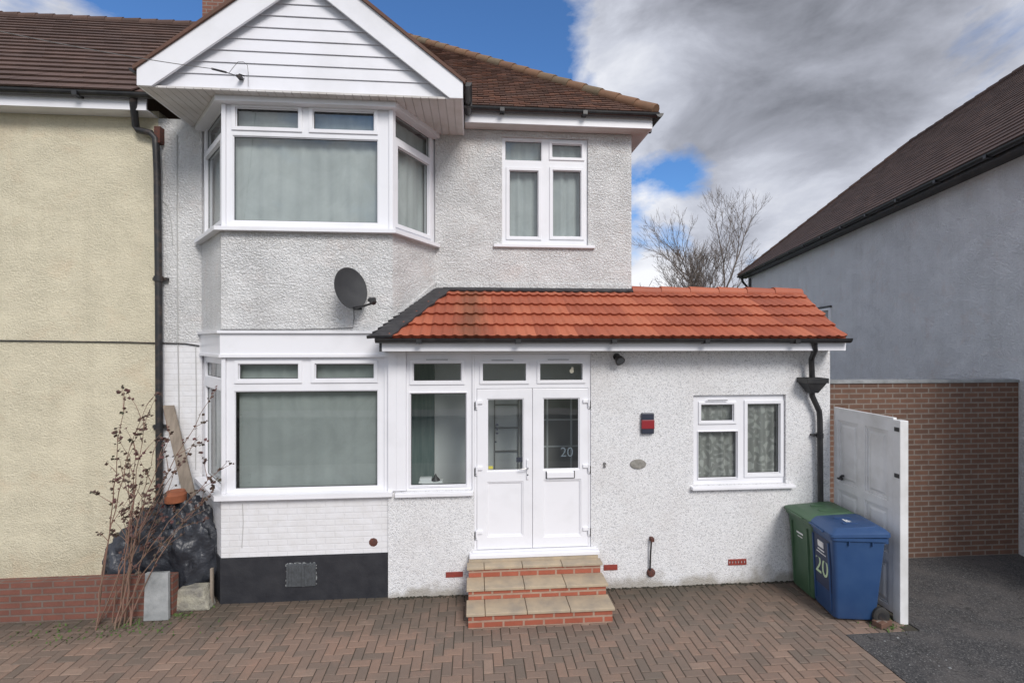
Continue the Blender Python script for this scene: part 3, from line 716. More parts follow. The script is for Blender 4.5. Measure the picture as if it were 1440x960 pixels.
for c in range(nc):
    s0=c*G; s1=min(s0+G+.03,SLN+.01)
    if s0>=SLN: break
    cols=[]; 
    xs=[]; x=math.floor(-1.2/.125)*.125
    while x<5.1: xs.append(x); x+=dx
    rows=[s0,s0+.02,(s0+s1)/2,s1]
    grid=[]
    for ri,s in enumerate(rows):
        lift=.040*(1-(s-s0)/(s1-s0))+.004
        if ri==0: lift-=.006
        row=[]
        for x in xs:
            xx=min(max(x,xmin(s)),xmax(s)); row.append(mb.vert(V0+Vector((xx,0,0))+SU*s+SN*(prof(xx)+lift)))
        grid.append(row)
    lo=[mb.vert(V0+Vector((min(max(x,xmin(s0)),xmax(s0)),0,0))+SU*(s0+.022)+SN*(prof(x)*.9-.006)) for x in xs]
    rnds={}
    for i in range(len(xs)-1):
        if xs[i+1]<=xmin(s0)-.0 and xs[i+1]<=xmin(s1): continue
        if xs[i]>=xmax(s1): continue
        key=int((xs[i]+10)/.25+.001); rnds.setdefault(key,random.random()); mb.cr=rnds[key]
        for r in range(3): mb.face(grid[r][i],grid[r][i+1],grid[r+1][i+1],grid[r+1][i])
        mb.face(lo[i],lo[i+1],grid[0][i+1],grid[0][i])
mb.cr=.5
rt=mb.build('red_tile_roof',M['redtile'],house,smooth=45)
mb=MB(); bd=Vector((0,0,-.02))
mb.poly([Vector((xmin(0),RY0,RZ0-.01)),Vector((xmax(0),RY0,RZ0-.01)),Vector((xmax(9),RY1,RZ1-.01)),Vector((xmin(9),RY1,RZ1-.01))])
mb.poly([Vector((XR+.0,RY1+.08,RZ1+.03)),Vector((xmax(9),RY1+.08,RZ1+.03)),Vector((xmax(9),9.7,2.95)),Vector((XR,9.7,2.95))])
for k in range(24):
    pass
mb.build('roof_deck',M['redtile'],house)
# ridge on the free part, black flashing on the rest
mb=MB(); ridge(mb,(XR+.01,RY1+.02,RZ1-.0),(xmax(9)+.01,RY1+.02,RZ1-.0),.085,.43); mb.build('red_ridge',M['redtile'],house,smooth=50)
mb=MB()
def strip(p,q,w,up,side):
    p=Vector(p); q=Vector(q); mb.prism([p,q,q+side*w,p+side*w],[p+up*.02,q+up*.02,q+side*w+up*.012,p+side*w+up*.012])
def rp(x,s,n): return V0+Vector((x,0,0))+SU*s+SN*n
n_=36
for k in range(n_):   # back flashing, wavy lower edge dressed over the tiles
    xa=-.42+(XR+.42)*k/n_; xb=-.42+(XR+.42)*(k+1)/n_
    wa=.07+.012*math.sin(k*2.1); wb=.07+.012*math.sin((k+1)*2.1)
    mb.prism([rp(xa,SLN-wa,.03),rp(xb,SLN-wb,.03),rp(xb,SLN+.0,.03),rp(xa,SLN+.0,.03)],[rp(xa,SLN-wa,.052),rp(xb,SLN-wb,.052),rp(xb,SLN,.06),rp(xa,SLN,.06)])
n_=14
for k in range(n_):
    sa=-.03+(SLN+.0)*k/n_; sb=-.03+(SLN+.03)*(k+1)/n_
    w=lambda s_: .17+.014*math.sin(s_*23)
    mb.prism([rp(xmin(sa)-.16,sa,.012),rp(xmin(sa)+w(sa)-.05,sa,.03),rp(xmin(sb)+w(sb)-.05,sb,.03),rp(xmin(sb)-.10,sb,.012)],
             [rp(xmin(sa)-.16,sa,.05),rp(xmin(sa)+w(sa)-.05,sa,.056),rp(xmin(sb)+w(sb)-.05,sb,.056),rp(xmin(sb)-.10,sb,.05)])
mb.build('lead_flashing',M['lead'],house,recalc=True)
mb=MB(); mb.box(WR+.02,XR-.001,YM-.025,YM-.0005,RZ1+.03,RZ1+.11); 
mb.prism([TRc(-.02,-.02,3.32),TRc(LRc-.02,-.02,3.9),TRc(LRc-.02,.01,3.9),TRc(-.02,.01,3.32)],[TRc(-.02,-.02,3.42),TRc(LRc-.02,-.02,3.985),TRc(LRc-.02,.01,3.985),TRc(-.02,.01,3.42)])
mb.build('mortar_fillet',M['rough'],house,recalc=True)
# fascia, soffit, gutter
mb=MB(); mb.box(-1.06,XE-.02,5.75,5.77,3.035,3.17); mb.build('extension_fascia',M['upvc'],house,bevel=.003)
mb=MB(); mb.box(XEL-.0,XE-.02,5.771,YE+.1,3.034,3.048); mb.box(-1.06,XEL-.001,5.771,YB-.06,3.034,3.048); mb.build('extension_soffit',M['soffit'],house)
mb=MB(); mb.box(-1.09,-1.062,5.76,YB-.016,3.03,3.24); mb.build('end_board',M['lead'],house)
mb=MB(); gutter(mb,(-1.12,5.69,3.185),(4.70,5.69,3.185)); mb.build('extension_gutter',M['black'],house,recalc=True)
mb=MB(); mb.prism([(4.66,RY0+.03,RZ0-.04),(4.68,RY0+.03,RZ0-.04),(4.96,RY1,RZ1-.04),(4.93,RY1,RZ1-.04)],[(4.66,RY0+.03,RZ0+.02),(4.68,RY0+.03,RZ0+.02),(4.96,RY1,RZ1+.02),(4.93,RY1,RZ1+.02)]); mb.build('verge',M['redtile'],house)

# ------------------------------------------------------------------ pipes on the house
def pxpath(pts,Y): return [P(x,y,Y) for x,y in pts]
mb=MB(); mb.tube([Vector((P(1145,486,5.72).x,5.72,3.15)),P(1146,492,5.76),P(1141,505,5.93),P(1142,530,5.95)],.034,12); 
mb.tube(pxpath([(1142,548),(1142,556),(1152,578),(1153,590),(1154,712),(1154,800)],5.97),.034,12)
for yy in (612,): 
    c=P(1153,yy,5.97); mb.tube([c-Vector((0,0,.03)),c+Vector((0,0,.03))],.042,12); mb.box(c.x-.08,c.x+.0,5.98,6.049,c.z-.012,c.z+.012)
mb.build('downpipe',M['black'],house,smooth=40)
c=P(1142,540,5.95)
mb=MB(); mb.prism([Vector((c.x-.05,5.90,c.z-.11)),Vector((c.x+.05,5.90,c.z-.11)),Vector((c.x+.05,6.0,c.z-.11)),Vector((c.x-.05,6.0,c.z-.11))],
         [Vector((c.x-.13,5.85,c.z+.02)),Vector((c.x+.13,5.85,c.z+.02)),Vector((c.x+.13,6.04,c.z+.02)),Vector((c.x-.13,6.04,c.z+.02))])
T_=TY(5.835); 
M4=lambda a,d,z: Vector((a,d,z))
mb.holes(lambda a,d,z: Vector((a,z,d)),c.x-.145,c.x+.145,5.835,6.045,[(c.x-.125,5.855,c.x+.125,6.025)],c.z+.02,c.z+.085)
mb.build('hopper',M['black'],house,recalc=True,bevel=.004)
# left iron pipe between the houses
mb=MB(); Yp=YM-.08
mb.tube([P(187,133,Y0+.0),P(188,150,Y0+.04),P(191,178,Yp)]+pxpath([(194,183),(212,187),(219,195),(221,240),(223,400),(224,640),(224,850)],Yp),.043,12)
for yy in (392,600): 
    q=P(223,yy,Yp); mb.tube([q-Vector((0,0,.035)),q+Vector((0,0,.035))],.056,12); mb.box(q.x-.09,q.x+.09,Yp+.02,YM-.001,q.z-.02,q.z+.02)
mb.build('iron_downpipe',M['iron'],house,smooth=40)
q=P(224,190,Yp+.03); mb=MB(); mb.box(q.x-.04,q.x+.04,YM-.10,YM-.002,q.z-.12,q.z+.10); mb.build('pipe_bracket',M['rust'],house,bevel=.006)
# cables painted on the wall
mb=MB(); mb.tube(pxpath([(249,190),(249,300),(250,480),(252,600),(252,680)],YM-.008),.006,6); mb.tube(pxpath([(275,486),(276,560),(275,660)],YM-.008),.005,6)
mb.tube(pxpath([(226,280),(236,290),(241,315),(243,345)],YM-.008),.005,6)
mb.build('wall_cable',M['wirewhite'],house,smooth=60)
mb=MB(); mb.tube(pxpath([(-200,476),(180,481),(215,482),(260,483),(280,486)],YM-.012),.009,6); mb.build('dark_cable',M['iron'],house,smooth=60)
mb=MB(); mb.tube([P(497,428,YB-.012),P(498,448,YB-.012),P(496,461,YB-.012),P(420,463,YB-.012),P(310,463,YB-.012)],.005,6); mb.build('dish_cable',M['rope'],house,smooth=60)
mb=MB(); mb.tube(pxpath([(341,708),(342,735),(340,770)],YB-.008),.004,6); mb.build('hanging_wire',M['wirewhite'],house)

# airbricks, grille, rust hole, bolt
for (x0,y0,x1,y1,m_,n__,Yw) in ((627,803,651,811,'redbrick','airbrick',YE),(849,793,868,801,'redbrick','airbrick',YE),(1024,785,1049,794,'redbrick','airbrick',YE)):
    a=P(x0,y1,Yw); b=P(x1,y0,Yw)
    mb=MB(); mb.holes(TY(Yw),a.x,b.x,a.z,b.z,[(a.x+(b.x-a.x)*(k+.3)/6,a.z+.02,a.x+(b.x-a.x)*(k+.7)/6,b.z-.02) for k in range(6)] if n__=='airbrick' and x0==1024 else [],-.012,.01)
    mb.build(n__,M[m_],house)
a=P(404,823,YB); b=P(445,790,YB)
mb=MB(); rq=random.Random(4)
for k in range(46):
    q=rq.random(); e_=rq.choice('lrtb'); xx=a.x+(b.x-a.x)*q if e_ in 'tb' else (a.x if e_=='l' else b.x); zz=a.z+(b.z-a.z)*q if e_ in 'lr' else (a.z if e_=='b' else b.z)
    w_=rq.uniform(.004,.014); mb.box(xx-w_,xx+w_,YB-.020,YB-.011,zz-w_*.7,zz+w_*.7)
mb.build('mortar_edge',M['concrete'],house)
mb=MB(); mb.box(a.x,b.x,YB-.035,YB-.012,a.z,b.z)
for k in range(9): xx=a.x+.02+(b.x-a.x-.04)*k/8; mb.box(xx-.006,xx+.006,YB-.043,YB-.035,a.z+.015,b.z-.015)
mb.build('plinth_grille',M['grille'],house,bevel=.002)
mb=MB(); q=P(525,762,YB); mb.lathe([(.055,0),(.045,.008),(.02,.012)],Matrix.Translation((q.x,YB,q.z))@FX,9); mb.build('rust_patch',M['rust'],house)
mb=MB()
q=P(850,653,YE); mb.lathe([(.018,0),(.018,.02)],Matrix.Translation((q.x,YE,q.z+.015))@FX,10); mb.lathe([(.015,0),(.015,.02)],Matrix.Translation((q.x,YE,q.z-.02))@FX,10); mb.build('wall_bolt',M['rope'],house)

# ------------------------------------------------------------------ things on the wall
# satellite dish
dc=P(494,405,YB-.24)
dish=thing('satellite_dish','dark grey oval satellite dish fixed to the white bay below the upper window','satellite dish',dc)
nrm=Vector((.70,-.68,.22)).normalized(); sx=Vector((0,0,1)).cross(nrm).normalized(); sy=nrm.cross(sx)
mb=MB(); rings=[]; nr=6; na=36
def dp(r,a,o): 
    c=dc+sx*(.215*r*math.cos(a))+sy*(.255*r*math.sin(a)); return c-nrm*(.045*(1-r*r))+nrm*o
for o_,rev in ((0,0),(-.008,1)):
    g=[[mb.vert(dp(max(.02,k/nr),2*math.pi*j/na,o_)) for j in range(na)] for k in range(nr+1)]
    rings.append(g)
    for k in range(nr):
        for j in range(na):
            f=(g[k][j],g[k+1][j],g[k+1][(j+1)%na],g[k][(j+1)%na]); mb.face(*(f if not rev else reversed(f)))
    mb.face(*(g[0] if not rev else list(reversed(g[0]))))
for j in range(na): mb.face(rings[0][nr][j],rings[1][nr][j],rings[1][nr][(j+1)%na],rings[0][nr][(j+1)%na])
mb.build('reflector',M['dish'],dish,smooth=60)
bot=dc-sy*.235+nrm*.01; lnb=P(524,424,YB-.46)
mb=MB(); mb.tube([dc-sy*.1-nrm*.05,bot-nrm*.03,bot+(lnb-bot)*.5-Vector((0,0,.02)),lnb-Vector((0,0,.02))],.012,8); mb.build('arm',M['black'],dish,smooth=60)
mb=MB(); dd=(dc-lnb).normalized(); mb.tube([lnb-dd*.03,lnb+dd*.02,lnb+dd*.021,lnb+dd*.06],[.032,.032,.022,.026],12); mb.box(lnb.x-.03,lnb.x+.035,lnb.y-.03,lnb.y+.03,lnb.z-.01,lnb.z+.045); mb.build('receiver',M['black'],dish,bevel=.004)
wp=Vector((dc.x+.02,YB-.002,dc.z-.16))
mb=MB(); mb.tube([dc-nrm*.045,dc-nrm*.10,Vector((wp.x,YB-.09,wp.z+.10)),Vector((wp.x,YB-.08,wp.z))],.018,10); mb.box(wp.x-.05,wp.x+.05,YB-.012,YB-.001,wp.z-.08,wp.z+.08); mb.tube([Vector((wp.x,YB-.08,wp.z+.01)),Vector((wp.x,YB-.005,wp.z+.01))],.015,8); mb.build('wall_bracket',M['iron'],dish)
# floodlight
c=P(870,504,YE-.1)
fl=thing('security_light','small round black security light under the red roof edge','security light',c)
mb=MB(); mb.tube([(c.x,YE-.001,c.z+.02),(c.x,YE-.03,c.z+.02)],.045,14); mb.tube([(c.x,YE-.03,c.z+.02),(c.x,YE-.08,c.z+.03)],.014,8); mb.build('mount',M['black'],fl,smooth=40)
mb=MB(); D=Vector((.15,-.75,-.55)).normalized(); mb.tube([c-D*.03,c+D*.0,c+D*.05,c+D*.055],[.03,.05,.062,.062],16); mb.build('lamp_head',M['black'],fl,smooth=40)
mb=MB(); mb.tube([c+D*.050,c+D*.058],[.05,.05],16); mb.build('lens',M['grille'],fl)
mb=MB(); mb.tube([(c.x+.005,c.y+.03,c.z-.05),(c.x+.005,c.y+.03,c.z-.085)],[.028,.022],12); mb.build('sensor',M['black'],fl,smooth=40)
# alarm box
a=P(901,609,YE); b=P(918,580,YE)
al=thing('alarm_box','small navy and red alarm sounder box on the speckled wall','alarm box',((a.x+b.x)/2,YE,(a.z+b.z)/2))
mb=MB(); mb.box(a.x,b.x,YE-.05,YE-.001,a.z,b.z); mb.build('casing',M['navy'],al,bevel=.008)
mb=MB(); mb.box(a.x-.003,b.x+.003,YE-.056,YE-.02,a.z+.065,b.z-.085); mb.build('red_cover',M['red'],al,bevel=.006)
# plaque
c=P(897,652,YE)
pl=MB(); pl.lathe([(1,0),(1,.012),(.9,.018)],Matrix.Translation((c.x,YE,c.z))@FX@Matrix.Diagonal((.105,.062,1,1)),28)
tag(pl.build('wall_plaque',M['plaque'],None,smooth=30),'small oval stone plaque on the speckled wall below the alarm box','plaque')
# tap / pipe
c=P(915,760,YE)
tp=thing('vent_pipe','short rusty pipe with round outlet on the wall right of the steps','pipe',(c.x,YE,P(915,806,YE).z))
mb=MB(); mb.tube([P(917,757,YE-.04),P(916,762,YE-.05),P(915,775,YE-.04),P(914,802,YE-.03)],.011,8); mb.build('pipe',M['iron'],tp,smooth=60)
mb=MB(); q=P(917,759,YE-.05); mb.box(q.x-.02,q.x+.025,YE-.07,YE-.001,q.z-.02,q.z+.03); mb.build('valve',M['rust'],tp,bevel=.006)
mb=MB(); q=P(915,804,YE); mb.lathe([(.055,0),(.055,.02),(.04,.045),(.02,.05)],Matrix.Translation((q.x,YE,q.z))@FX,12); mb.build('flange',M['rust'],tp,smooth=40)
# phone line
hk=P(337,108,SY-.08)
ph=thing('telephone_line','thin grey telephone wire anchored to the white boarded gable','telephone wire',hk)
far=P(-320,-30,3.2); mid=P(300,97,SY-.35)
pts=[]
for k in range(21):
    q=k/20; p_=mid.lerp(far,q); p_.z-=.35*4*q*(1-q)*.15; pts.append(p_)
mb=MB(); mb.tube(pts,.004,5); mb.build('wire',M['rope'],ph)
mb=MB(); mb.tube([P(298,97,SY-.33),P(318,102,SY-.2)],.012,8); mb.tube([P(318,102,SY-.2),hk],.005,6); mb.build('clamp',M['black'],ph,smooth=60)
mb=MB(); mb.box(hk.x-.03,hk.x+.02,SY-.1,SY-.022,hk.z-.012,hk.z+.014); mb.tube([hk+Vector((-.03,0,0)),hk+Vector((.0,0,.03)),hk+Vector((.03,.05,.035))],.008,6); mb.build('hook',M['iron'],ph)
mb=MB(); mb.tube([P(x,y,SY-.09) for x,y in ((322,103),(328,95),(335,87),(342,87),(348,92),(349,102),(349,122))],.003,5); mb.build('drop_cable',M['rope'],ph,smooth=60)

# ------------------------------------------------------------------ steps
x0s,x1s=-.05,1.565
st=thing('front_steps','three red brick steps with buff stone treads below the white double doors','steps',((x0s+x1s)/2,5.7,0))
lev=[(.0,.140,.174,5.327,5.60),(.174,.275,.309,5.595,5.86),(.309,.405,.440,5.845,6.045)]
for z0,z1,zt_,yf,yb in lev:
    mb=MB(); mb.box(x0s+.0,x1s,yf,YE-.003,z0-(.02 if z0==0 else 0),z1); mb.build('riser',M['stepbrick'],st)
    jx=[x0s-.025,.135,.60,1.085,x1s+.025]
    for k in range(4):
        mb=MB(); o_=random.uniform(-.004,.004); mb.box(jx[k]+.003,jx[k+1]-.003,yf-.025+o_,yb-.002 if zt_<.43 else YE-.092,z1+.001,zt_+o_*.4); mb.build('tread',M['slab'],st,bevel=.006)
mb=MB(); mb.box(x0s,x1s,YE-.092,YE-.004,.405,.472); mb.build('mortar_bed',M['slab'],st)

# ------------------------------------------------------------------ cream neighbour (left)
nb=thing('house','cream rendered house with dark brown tiled roof joined on the left','house',(-7,YM,0))
mb=MB(); mb.box(-11,XL-.001,YM+.006,14.7,-.02,EAVE+.1); mb.build('wall',M['cream'],nb)
mb=MB(); On=Vector((-11.3,Y0,Z0)); pn=[(0,0),(11.3+XL-.01,0),(11.3+XL-.01,HR*K),(0,HR*K)]
tiles(mb,On,A,U,pn,.30,.27,th=.022,lift=.045); base(mb,On,A,U,pn)
base(mb,Vector((-11.3,Y0+2*HR,Z0)),A,Vector((0,-1,SL)).normalized(),pn); mb.build('roof',M['darktile'],nb)
mb=MB(); ridge(mb,(XL-.01,Y0+HR,Z0+HR*SL),(-11.3,Y0+HR,Z0+HR*SL)); mb.build('ridge_tiles',M['darktile'],nb,smooth=50)
mb=MB(); mb.box(-11.3,XL-.01,Y0+.04,Y0+.06,EAVE,Z0-.03); mb.box(-11.3,XL-.01,Y0+.06,YM+.004,EAVE+.004,EAVE+.02); mb.build('fascia',M['upvc'],nb)
mb=MB(); gutter(mb,(-11.3,Y0-.02,Z0-.025),(XL+.2,Y0-.02,Z0-.025)); mb.build('gutter',M['black'],nb,recalc=True)
cx0,cx1=PX(292,10.5),PX(334,10.5)
mb=MB(); mb.box(cx0,cx1,10.3,11.3,9.0,11.2); mb.box(cx0-.04,cx1+.04,10.26,11.34,11.2,11.35); mb.build('chimney',M['chimney'],nb)

# ------------------------------------------------------------------ right neighbour
p0=Vector((8.9,9.5,0)); p1=Vector((11.8,19.9,0)); dn=(p1-p0).normalized(); inn=Vector((dn.y,-dn.x,0))
c0=p0-dn*5.5; c1=p1; W_=8.0
rn=thing('house','grey white rendered house with a plain hipped roof beyond the gate','house',(c0+c1)/2+inn*4)
ZE=6.0
ZF=ZE
mb=MB(); mb.prism([c0+Vector((0,0,-.05)),c0+inn*W_+Vector((0,0,-.05)),c1+inn*W_+Vector((0,0,-.05)),c1+Vector((0,0,-.05))],
                  [c0+Vector((0,0,ZE)),c0+inn*W_+Vector((0,0,ZE)),c1+inn*W_+Vector((0,0,ZE)),c1+Vector((0,0,ZE))])
mb.build('wall',M['bluewall'],rn,recalc=True)
ov=.3; q0=c0-dn*ov-inn*ov; q1=c1+dn*ov-inn*ov; WW=W_+2*ov; LL=(q1-q0).length
up=Vector((0,0,1)); hp=.88
r0=q0+dn*(WW/2)+inn*(WW/2)+up*(WW/2*hp); r1=q1-dn*(WW/2)+inn*(WW/2)+up*(WW/2*hp); ze=up*(ZE+.02)
mb=MB()
Un=(inn+up*hp).normalized(); Kn=math.hypot(1,hp)
tiles(mb,q0+ze,dn,Un,[(0,0),(LL,0),(LL-WW/2,WW/2*Kn),(WW/2,WW/2*Kn)],.30,.20,th=.02,lift=.03)
base(mb,q0+ze,dn,Un,[(0,0),(LL,0),(LL-WW/2,WW/2*Kn),(WW/2,WW/2*Kn)])
mb.poly([q1+ze,q1+inn*WW+ze,r1+ze]); mb.poly([q0+inn*WW+ze,q0+ze,r0+ze]); mb.poly([q1+inn*WW+ze,q0+inn*WW+ze,r0+ze,r1+ze])
mb.build('roof',M['darktile'],rn)
mb=MB(); ridge(mb,q1+ze,r1+ze,.09,.4); ridge(mb,r1+ze,r0+ze,.09,.4); ridge(mb,q0+ze,r0+ze,.09,.4); mb.build('ridge_tiles',M['darktile'],rn,smooth=50)
mb=MB(); s_=inn
mb.prism([q0+s_*.02+up*(ZE-.12),q1+s_*.02+up*(ZE-.12),q1+s_*ov+up*(ZE-.12),q0+s_*ov+up*(ZE-.12)],[q0+s_*.02+up*(ZE-.0),q1+s_*.02+up*(ZE-.0),q1+s_*ov+up*(ZE-.0),q0+s_*ov+up*(ZE-.0)])
mb.build('eaves_board',M['iron'],rn)
mb=MB(); gutter(mb,q0-s_*.03+up*(ZE-.02),q1-s_*.03+up*(ZE-.02),.06); mb.build('gutter',M['black'],rn,recalc=True)
mb=MB(); e1=c1-dn*.15-inn*.06
mb.tube([e1-inn*.25+up*(ZE-.05),e1-inn*.2+up*(ZE-.3),e1+up*(ZE-.55),e1+up*0],.05,8); mb.tube([e1-dn*.3+up*(ZE-.2),e1-dn*.3+up*(ZE-1)],.04,8); mb.build('downpipe',M['black'],rn)
# its small side window
from itertools import product
def wallT(s):
    return lambda a,d,z: Vector((p0.x+dn.x*a,p0.y+dn.y*a,z))+inn*d
# locate pixel column on that wall
def wall_at(x,y):
    u=(x-720)/F; v=(480-y)/F; d=Vector((ST+u*CT,CT-u*ST,v)); n=inn; t=(p0-Vector((0,0,H))).dot(n)/d.dot(n)
    q=Vector((0,0,H))+d*t; return (q-p0).dot(dn),q.z
a1,z1=wall_at(1169,432); a0,z0=wall_at(1150,437); zb=z1-1.0
TW=lambda a,d,z: Vector((p0.x,p0.y,0))-dn*a+inn*d+up*z
nw=window('window',rn,TW,(-a0-.1,zb,-a1,z1),[(-a0-.03,zb+.07,-a1-.07,z1-.07,.03)],set_=-.03,depth=.05,mat=M['upvc'])
mb=MB(); mb.prism([TW(-a0-.03,.004-.01,zb+.05),TW(-a1-.05,.004-.01,zb+.05),TW(-a1-.05,-.008,z1-.05),TW(-a0-.03,-.008,z1-.05)],[TW(-a0-.03,-.004,zb+.05),TW(-a1-.05,-.004,zb+.05),TW(-a1-.05,-.004,z1-.05),TW(-a0-.03,-.004,z1-.05)]); mb.build('blind',M['blind'],nw,recalc=True)
mb=MB(); mb.prism([TW(-a0-.15,-.05,z1),TW(-a1+.04,-.05,z1),TW(-a1+.04,.0,z1),TW(-a0-.15,.0,z1)],[TW(-a0-.15,-.05,z1+.05),TW(-a1+.04,-.05,z1+.05),TW(-a1+.04,0,z1+.05),TW(-a0-.15,0,z1+.05)]); mb.build('drip_mould',M['iron'],nw,recalc=True)

# brick wall behind the gate
mb=MB(); yb_=6.55; zt_=PZ(536,yb_,1215); mb.box(4.87,8.12,yb_,yb_+.22,-.02,zt_-.03)
gw=thing('brick_wall','tall brown brick wall standing behind the white gate','wall',(6.5,yb_,0))
mb.build('brickwork',M['brick'],gw)
mb=MB(); mb.box(4.86,8.13,yb_-.02,yb_+.24,zt_-.03,zt_+.012); mb.build('coping',M['concrete'],gw,bevel=.005)

# ------------------------------------------------------------------ gate
gx0=4.765; gy0,gy1=5.13,6.04; gz=2.285
gt=thing('side_gate','white panelled side gate standing beside the extension corner','gate',(gx0,5.6,0))
TG=lambda a,d,z: Vector((gx0+d,gy1-a,z))   # a runs toward the camera
wg=gy1-gy0
rows=[(.12,.62),(.72,1.22),(1.32,2.12)]
cols=[(.07,.40),(.51,.84)]
hs=[(c0_,r0_,c1_,r1_) for c0_,c1_ in cols for r0_,r1_ in rows]
mb=MB(); mb.holes(TG,0,wg,.06,gz,hs,0,.045); mb.build('gate_frame',M['gate'],gt,bevel=.006,recalc=True)
for hh in hs:
    mb=MB(); mb.holes(TG,hh[0]-.002,hh[2]+.002,hh[1]-.002,hh[3]+.002,[(hh[0]+.02,hh[1]+.02,hh[2]-.02,hh[3]-.02)],.012,.03)
    mb.holes(TG,hh[0],hh[2],hh[1],hh[3],[],.024,.034)
    q=[TG(hh[0]+.05,.024,hh[1]+.05),TG(hh[2]-.05,.024,hh[1]+.05),TG(hh[2]-.05,.024,hh[3]-.05),TG(hh[0]+.05,.024,hh[3]-.05)]
    r_=[TG(hh[0]+.075,.010,hh[1]+.075),TG(hh[2]-.075,.010,hh[1]+.075),TG(hh[2]-.075,.010,hh[3]-.075),TG(hh[0]+.075,.010,hh[3]-.075)]
    mb.prism(q,r_); mb.build('panel',M['gate'],gt,recalc=True)
mb=MB(); mb.box(gx0-.01,gx0+.09,gy0-.10,gy0-.004,-.02,gz-.02); mb.build('gate_post',M['gate'],gt,bevel=.006)
mb=MB(); c=TG(.13,0,1.38); mb.tube([c,c-Vector((.05,0,0)),c+Vector((-.055,-.02,.0)),c+Vector((-.055,-.09,.01))],.011,8); mb.lathe([(.03,0),(.025,.008)],Matrix.Translation(c)@Matrix.Rotation(-math.pi/2,4,'Y'),12); mb.tube([c+Vector((-.002,-.04,.04)),c+Vector((-.03,-.04,.04))],.014,8); mb.build('handle',M['black'],gt)
for zz in (1.62,2.14): 
    mb=MB(); mb.box(gx0-.018,gx0-.0105,gy0-.09,gy0-.03,zz,zz+.045); mb.build('hinge',M['iron'],gt)

# ------------------------------------------------------------------ bins
def rrect(w,d,r,z,n=4,ox=0,oy=0):
    out=[]
    for cx,cy,a0_ in ((w/2-r,d/2-r,0),(-w/2+r,d/2-r,90),(-w/2+r,-d/2+r,180),(w/2-r,-d/2+r,270)):
        for k in range(n+1):
            a_=math.radians(a0_+90*k/n); out.append(Vector((ox+cx+r*math.cos(a_),oy+cy+r*math.sin(a_),z)))
    return out
def loft(mb,secs,cap0=True,cap1=True):
    R_=[[mb.vert(p) for p in s] for s in secs]; n=len(R_[0])
    for a_,b_ in zip(R_,R_[1:]):
        for j in range(n): mb.face(a_[j],a_[(j+1)%n],b_[(j+1)%n],b_[j])
    if cap0: mb.face(*reversed(R_[0]))
    if cap1: mb.face(*R_[-1])
def make_bin(label,mat,loc,rz,group):
    # local: -X is the front, +X the wheel/handle side
    t=thing('wheelie_bin',label,'wheelie bin',loc,rz,group,local=True); t.scale=(.86,.93,1.0)
    mb=MB(); loft(mb,[rrect(.50,.44,.05,.035,ox=-.02),rrect(.53,.47,.05,.06,ox=-.02),rrect(.60,.52,.05,.60),rrect(.655,.555,.05,.92),rrect(.66,.56,.05,.955)],True,True)
    mb.build('body',mat,t,smooth=40)
    mb=MB(); loft(mb,[rrect(.70,.59,.06,.93),rrect(.715,.60,.06,.935),rrect(.715,.60,.06,.965),rrect(.69,.575,.05,.972)],True,True)
    for k in (-1.6,1.6): mb.box(k*.09-.006,k*.09+.006,-.302,-.285,.88,.93)
    mb.build('rim',mat,t,smooth=40)
    # lid: rises from front to rear, shallow crown
    mb=MB()
    def sec(w,d,z,lift,r=.05,ox=0):
        s_=rrect(w,d,r,0,ox=ox)
        for p in s_: p.z=z+lift*(p.x+.37)/.74
        return s_
    loft(mb,[sec(.745,.61,.968,.02),sec(.755,.62,.972,.02),sec(.75,.615,1.0,.03),sec(.68,.55,1.018,.045),sec(.60,.47,1.022,.05),sec(.56,.43,1.036,.055)],True,True)
    mb.box(-.40,-.36,-.15,.15,.975,.992)
    l=mb.build('lid',mat,t,smooth=35,bevel=0)
    for y_ in (-.10,.08):
        mb=MB(); mb.box(-.10,.12,y_,y_+.02,1.062,1.075); mb.build('lid_rib',mat,l)
    # handle bar behind
    mb=MB(); mb.tube([(.345,-.22,.95),(.40,-.22,.985),(.405,-.18,.99),(.405,.18,.99),(.40,.22,.985),(.345,.22,.95)],.017,10); mb.box(.32,.37,-.25,-.19,.90,.99); mb.box(.32,.37,.19,.25,.90,.99); mb.build('handle',mat,t,smooth=50)
    mb=MB(); mb.tube([(.27,-.27,.10),(.27,.27,.10)],.012,8); mb.build('axle',M['iron'],t)
    for s in (-1,1):
        Mx=Matrix.Translation((.27,s*.255,.10))@Matrix.Rotation(math.pi/2,4,'X')
        mb=MB(); mb.lathe([(.05,-.022),(.085,-.025),(.10,-.015),(.10,.015),(.085,.025),(.05,.022)],Mx,24); w=mb.build('wheel',M['tyre'],t,smooth=40)
        mb=MB(); mb.lathe([(.048,-.026),(.045,.026)],Mx,16); mb.build('rim',M['iron'],w)
    # mouldings down the front
    mb=MB()
    for yy in (-.17,.17):
        mb.prism([(-.262,yy-.012,.10),(-.262,yy+.012,.10),(-.325,yy+.012,.86),(-.325,yy-.012,.86)],[(-.297,yy-.010,.10),(-.297,yy+.010,.10),(-.342,yy+.010,.86),(-.342,yy-.010,.86)])
    mb.build('front_rib',mat,t,recalc=True)
    return t
RZB=math.radians(-9)
green=make_bin('green wheelie bin against the wall behind the blue one',M['greenbin'],(4.36,5.735,0),math.radians(-4),'wheelie bins by the gate')
blue=make_bin('blue wheelie bin marked 20 beside the white gate',M['bluebin'],(4.33,5.30,0),RZB,'wheelie bins by the gate')
